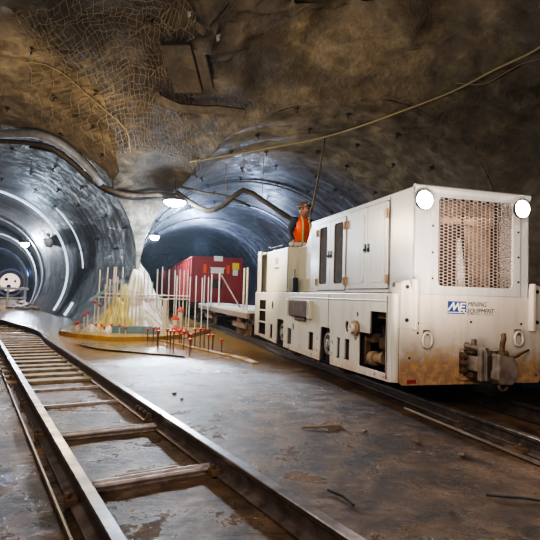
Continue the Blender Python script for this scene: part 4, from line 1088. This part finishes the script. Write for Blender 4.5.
# lit round opening at the end of the small tunnel, on a dark bulkhead
ea = 66.
def LP(a, l, z=0.): t = LB.th; return Vector((-math.sin(t)*a+math.cos(t)*l, math.cos(t)*a+math.sin(t)*l, z))
bk = MB().lathe([(4.2, 0), (4.2, .3)], LP(ea+1.2, LB2.l0, 1.7), (math.sin(LB.th), -math.cos(LB.th), 0), 40).obj('wall_end', 'lbore'); struct(bk)
M['deep'] = mat('deep_blue_sheet', (.02, .05, .16), .5)
rg = empty('tunnel_boring_head', LP(ea, .35, 1.85), LB.th, 'round lit pinkish machine face with pale rim far down the small tunnel', 'machine')
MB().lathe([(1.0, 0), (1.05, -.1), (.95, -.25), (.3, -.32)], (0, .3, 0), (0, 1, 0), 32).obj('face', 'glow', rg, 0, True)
MB().tube([(1.55*math.cos(2*PI*i/36), 0, 1.55*math.sin(2*PI*i/36)) for i in range(36)], .13, 8, True).obj('rim', 'ringp', rg, 0, True)
for k in range(3):
    t = 2*PI*k/3+.3; MB().lathe([(.14+.05*k, 0), (.12+.05*k, .12), (.06, .15)], (.55*math.cos(t), -.02, .5*math.sin(t)), (0, -1, 0), 12).obj('port', 'hatch', rg)
MB().box(-1.5, 1.5, .3, 1.2, -1.85, -1.0).obj('base', 'dark', rg)
gt = empty('steel_gantry', LP(36.6, -1.0, 0), LB.th, 'pale steel gantry across the floor below the smaller tunnel mouth', 'gantry')
MB().box(-2.5, 2.3, -.1, .1, 1.12, 1.28).obj('beam', 'ringp', gt, .01)
for x in (-2.3, -1.2, .0, 1.1, 2.1): MB().box(x-.07, x+.07, -.08, .08, 0, 1.12).obj('post', 'ringp', gt, .01)
MB().box(-2.4, 2.2, -.05, .05, .55, .65).obj('rail', 'ringp', gt, .01)
for k, (a, l, s_, lab) in enumerate(((34.8, .9, .9, 'dusty rounded muck heap right of the rails in the left bore'), (33.6, -3.2, .9, 'dusty muck heap left of the rails in the left bore'), (33.0, 1.3, .7, 'small muck heap at the foot of the left bore wall'))):
    p = LP(a, l); tag(pile('muck_heap', p.x, p.y, s_, s_*.8, s_*.55, 'shroud', 3.3*k+1, .1, .8, 0), lab, 'muck heap')
# pale bags and boxes on the right behind the locomotive (right edge)
cbx = empty('blue_cabinet', RP(6.2, 6.0), TH, 'tall blue cabinet standing behind the locomotive nose at the right edge', 'cabinet')
M['cabb'] = noisy('blue_cabinet', (.03, .10, .22), (.02, .05, .12), 4, .4)
MB().box(-.5, .5, -.3, .3, .05, 1.45).obj('body', 'cabb', cbx, .02); MB().box(-.46, -.02, -.32, -.30, .12, 1.38).box(.02, .46, -.32, -.30, .12, 1.38).obj('door', 'cabb', cbx, .01)
MB().box(-.06, -.03, -.35, -.32, .7, .85).obj('handle', 'steel', cbx); MB().box(-.48, .48, -.28, .28, 0, .05).obj('plinth', 'dark', cbx)
M['grn'] = noisy('green_barrel', (.16, .24, .07), (.08, .13, .04), 4, .5)
for k, (a, l, m, lab) in enumerate(((9.0, 5.6, 'grn', 'green drum on the floor seen below the locomotive nose, left one'), (7.8, 5.5, 'tarp', 'white drum on the floor seen below the locomotive nose'), (7.0, 5.2, 'grn', 'green drum on the floor seen below the locomotive nose, right one'))):
    d = empty('drum', RP(a, l), 0, lab, 'drum')
    MB().lathe([(.28, 0), (.29, .02), (.28, .04), (.28, .29), (.295, .31), (.28, .33), (.28, .58), (.295, .60), (.28, .62), (.28, .86), (.29, .88), (.27, .88), (.26, .86)], (0, 0, 0), (0, 0, 1), 28).obj('barrel', m, d, 0, True)
    MB().lathe([(.04, .86), (.04, .885)], (.15, 0, 0), (0, 0, 1), 12).obj('bung', 'dark', d)
# small litter on the wet floor
for k, (p, q, r, m, lab) in enumerate((((-.98, 3.42, .02), (-.62, 3.62, .03), .022, 'timber', 'short stick lying between the left rails near the camera'),
    ((.42, 3.35, .01), (.55, 3.12, .01), .008, 'black', 'thin black wire offcut on the floor right of the rails'), ((1.45, 3.35, .01), (1.85, 3.25, .012), .009, 'black', 'thin dark rod on the wet floor near the right edge'),
    ((.35, 4.9, .01), (.75, 5.0, .015), .013, 'timber', 'light brown stick lying in the middle of the wet floor'), ((-1.6, 2.9, .01), (-1.85, 3.3, .01), .012, 'timber', 'brown twig on the mud outside the left rail'))):
    tag(MB().tube([p, ((p[0]+q[0])/2+.02, (p[1]+q[1])/2, p[2]+.006), q], r, 6).obj('stick', m), lab, 'stick')
for k, (x, y, s_) in enumerate(((-1.15, 6.35, .035), (-1.0, 6.05, .025), (-.33, 3.80, .02), (.6, 2.75, .02), (1.35, 4.55, .035), (1.62, 4.2, .028), (.95, 4.85, .025))):
    bm = bmesh.new(); bmesh.ops.create_icosphere(bm, subdivisions=2, radius=s_)
    for v in bm.verts: v.co *= 1+.35*noise.noise(v.co*14+Vector((k*3, 0, 0))); v.co.z *= .6
    me = bpy.data.meshes.new('stone'); bm.to_mesh(me); bm.free(); o = new_obj('stone', me, None, 'mud'); o.location = (x, y, s_*.35)
    tag(o, ['small muddy stone on the wet floor beside the left track', 'small muddy stone on the wet floor by the locomotive track'][k > 3], 'stone', ['stones beside the left track', 'stones by the locomotive track'][k > 3])
# ------------------------------------------------------------------ lamps and added fill lights
def area(name, loc, rot_to, size, power, col, sy=None):
    L = bpy.data.lights.new(name, 'AREA'); L.energy = power; L.color = col; L.size = size
    if sy: L.shape = 'RECTANGLE'; L.size_y = sy
    o = bpy.data.objects.new(name, L); C.objects.link(o); o.location = loc
    o.rotation_euler = (Vector(rot_to)-Vector(loc)).to_track_quat('-Z', 'Y').to_euler(); return o
def point(name, loc, power, col, r=.15):
    L = bpy.data.lights.new(name, 'POINT'); L.energy = power; L.color = col; L.shadow_soft_size = r
    o = bpy.data.objects.new(name, L); C.objects.link(o); o.location = loc; return o
def spot(name, loc, to, power, col, ang=70, r=.08, blend=.6):
    L = bpy.data.lights.new(name, 'SPOT'); L.energy = power; L.color = col; L.spot_size = math.radians(ang); L.spot_blend = blend; L.shadow_soft_size = r
    o = bpy.data.objects.new(name, L); C.objects.link(o); o.location = loc
    o.rotation_euler = (Vector(to)-Vector(loc)).to_track_quat('-Z', 'Y').to_euler(); return o
def fixture(loc, r, label, m, wire_top, flat=.45):
    e = empty('hanging_lamp', loc, 0, label, 'lamp')
    MB().lathe([(.05, .16), (.09, .14), (r*1.15, .04), (r*1.2, .0)], (0, 0, 0), (0, 0, 1), 24).obj('shade', 'steel', e, 0, True)
    MB().lathe([(r*.3, -r*flat), (r*.8, -r*flat*.75), (r, -r*flat*.2), (r*.98, .0)], (0, 0, 0), (0, 0, 1), 24).obj('bulb', m, e, 0, True)
    MB().tube([(0, 0, .15), (0, 0, wire_top-loc[2])], .012, 6).obj('cord', 'black', e)
    return e
cool = (.72, .86, 1.)
fixture((-2.95, 15.2, 4.02), .33, 'large oval white lamp hanging at the mouth of the right bore', 'lamp', 5.2)
fixture((-5.10, 22.0, 3.70), .20, 'smaller round lamp hanging deeper in the right bore', 'lamp', 5.3, .9)
fixture((-16.13, 33.0, 4.2), .26, 'lamp hanging deep in the left bore', 'lampfar', 5.7, 1.)
e = empty('speaker_horn', (-12.25, 27.8, 4.05), 0, 'pale grey double lamp housing on the right wall of the left bore', 'lamp housing')
MB().lathe([(.12, 0), (.30, .25), (.32, .45), (.1, .5)], (0, 0, -.5), (0, 0, 1), 18).obj('shade', 'plaque', e, 0, True)
MB().lathe([(.1, 0), (.18, .1), (.16, .25), (.05, .3)], (0, 0, .05), (0, 0, 1), 18).obj('housing', 'plaque', e, 0, True)
MB().box(0, 1.3, -.03, .03, .0, .06).obj('arm', 'ringp', e)
for p in ((-.95, 16.2, 4.64), (-.33, 16.5, 4.39), (-1.53, 16.2, 4.43)):
    t = cast((p[0], p[1], p[2]), (0, 0, 1)); tag(MB().tube([p, tuple(t)], .010, 5).obj('hanger_wire', 'wire'), 'thin hanger wire holding the sagging hose to the bore roof', 'wire', 'hanger wires of the sagging hose')
point('lamp_right_bore', (-2.95, 15.1, 3.62), 450, cool, .25)
spot('lamp_right_beam', (-2.95, 14.9, 3.7), (-1.8, 5.0, 0), 2600, cool, 55, .2)
point('lamp_right_deep', (-5.10, 21.9, 3.35), 850, cool, .2)
point('fill_right_far', (-4.6, 33, 4.4), 1300, (.50, .66, 1.), .2)  # added to brighten the dark far bore; no fixture hangs here
point('fill_right_side', (-.5, 25., 4.6), 350, (.55, .70, 1.), .3)  # unseen extra light added for the right bore walls
point('fill_left_ring', (-12.3, 24.6, 4.6), 170, (.60, .78, 1.), .4)  # added light for the wall near the arcs, without a fixture
point('lamp_left_deep', (-16.13, 32.9, 3.85), 1300, (.80, .88, 1.), .2)
spot('left_floor_fill', (-11.0, 21.0, 3.9), (-2.5, 4.0, 0), 450, cool, 34, .25)  # added spot for sparkle on the floor, apart from the hanging lamp
point('lamp_left_far', (-24.0, 49, 2.6), 500, (.25, .45, 1.), .3)
point('slab_fill', (-4.6, 11.2, 3.2), 330, (1., .80, .52), .4)  # unseen warm fill added over the slab
area('fill_behind_camera', (-2.2, -3.0, 4.6), (1.2, 6.5, 1.0), 2.0, 400, (1., .86, .72))  # unseen fill added behind the camera to light the cavern
area('side_fill', (-2.8, 4.2, 4.2), (2.0, 9.0, 1.3), 1.2, 140, (1., .93, .80))  # added fill along the side of the locomotive
spot('roof_wash', (-1.2, 9.0, .9), (.2, 13.5, 5.6), 560, (1., .83, .58), 100, .4)  # added unseen spots brighten the roof, this and the next two
spot('roof_wash_left', (-4.6, 9.0, 1.0), (-7.0, 13.8, 6.0), 200, (1., .83, .58), 80, .4)
spot('roof_wash_right', (1.4, 4.5, 1.2), (4.0, 8.5, 6.3), 280, (1., .86, .72), 120, .5)
for sx, z in ((-.688, 2.362), (.622, 2.362)):
    p = RP(AF-.13, CL+sx, z); spot('headlight_beam', p, p+RP(-4, 0, -1.1), 200, (1., .92, .84), 110, .07)
p = RP(AF+.22, CL+.02, 2.25); area('grille_inner_fill', p, p+RP(.1, 0, -1), .5, 3, (1., .72, .5))  # added fill behind the grille, not a lamp of the locomotive
area('nose_fill', (2.9, -1.2, 2.4), RP(AF, CL, 1.0), .8, 75, (1., .88, .76))  # added out of view to brighten the nose
# camera
cam = bpy.data.cameras.new('camera'); co = bpy.data.objects.new('camera', cam); C.objects.link(co); S.camera = co
cam.sensor_fit = 'HORIZONTAL'; cam.sensor_width = 36; cam.lens = 504.4/540*36; cam.clip_end = 300; cam.clip_start = .05
co.matrix_world = Matrix.Translation((0, 0, 1.263)) @ Matrix.Rotation(PI/2+.0501, 4, 'X') @ Matrix.Rotation(.0304, 4, 'Z')
w = bpy.data.worlds.new('world'); S.world = w; w.use_nodes = True
w.node_tree.nodes['Background'].inputs[0].default_value = (.05, .05, .06, 1); w.node_tree.nodes['Background'].inputs[1].default_value = .3
vo = w.node_tree.nodes.new('ShaderNodeVolumeScatter'); vo.inputs['Density'].default_value = .0016; vo.inputs['Anisotropy'].default_value = .3; vo.inputs['Color'].default_value = (.85, .93, 1, 1)
w.node_tree.links.new(vo.outputs[0], w.node_tree.nodes['World Output'].inputs['Volume'])     # damp air of the mine
S.view_settings.view_transform = 'AgX'; S.view_settings.look = 'AgX - High Contrast'; S.view_settings.exposure = -0.1
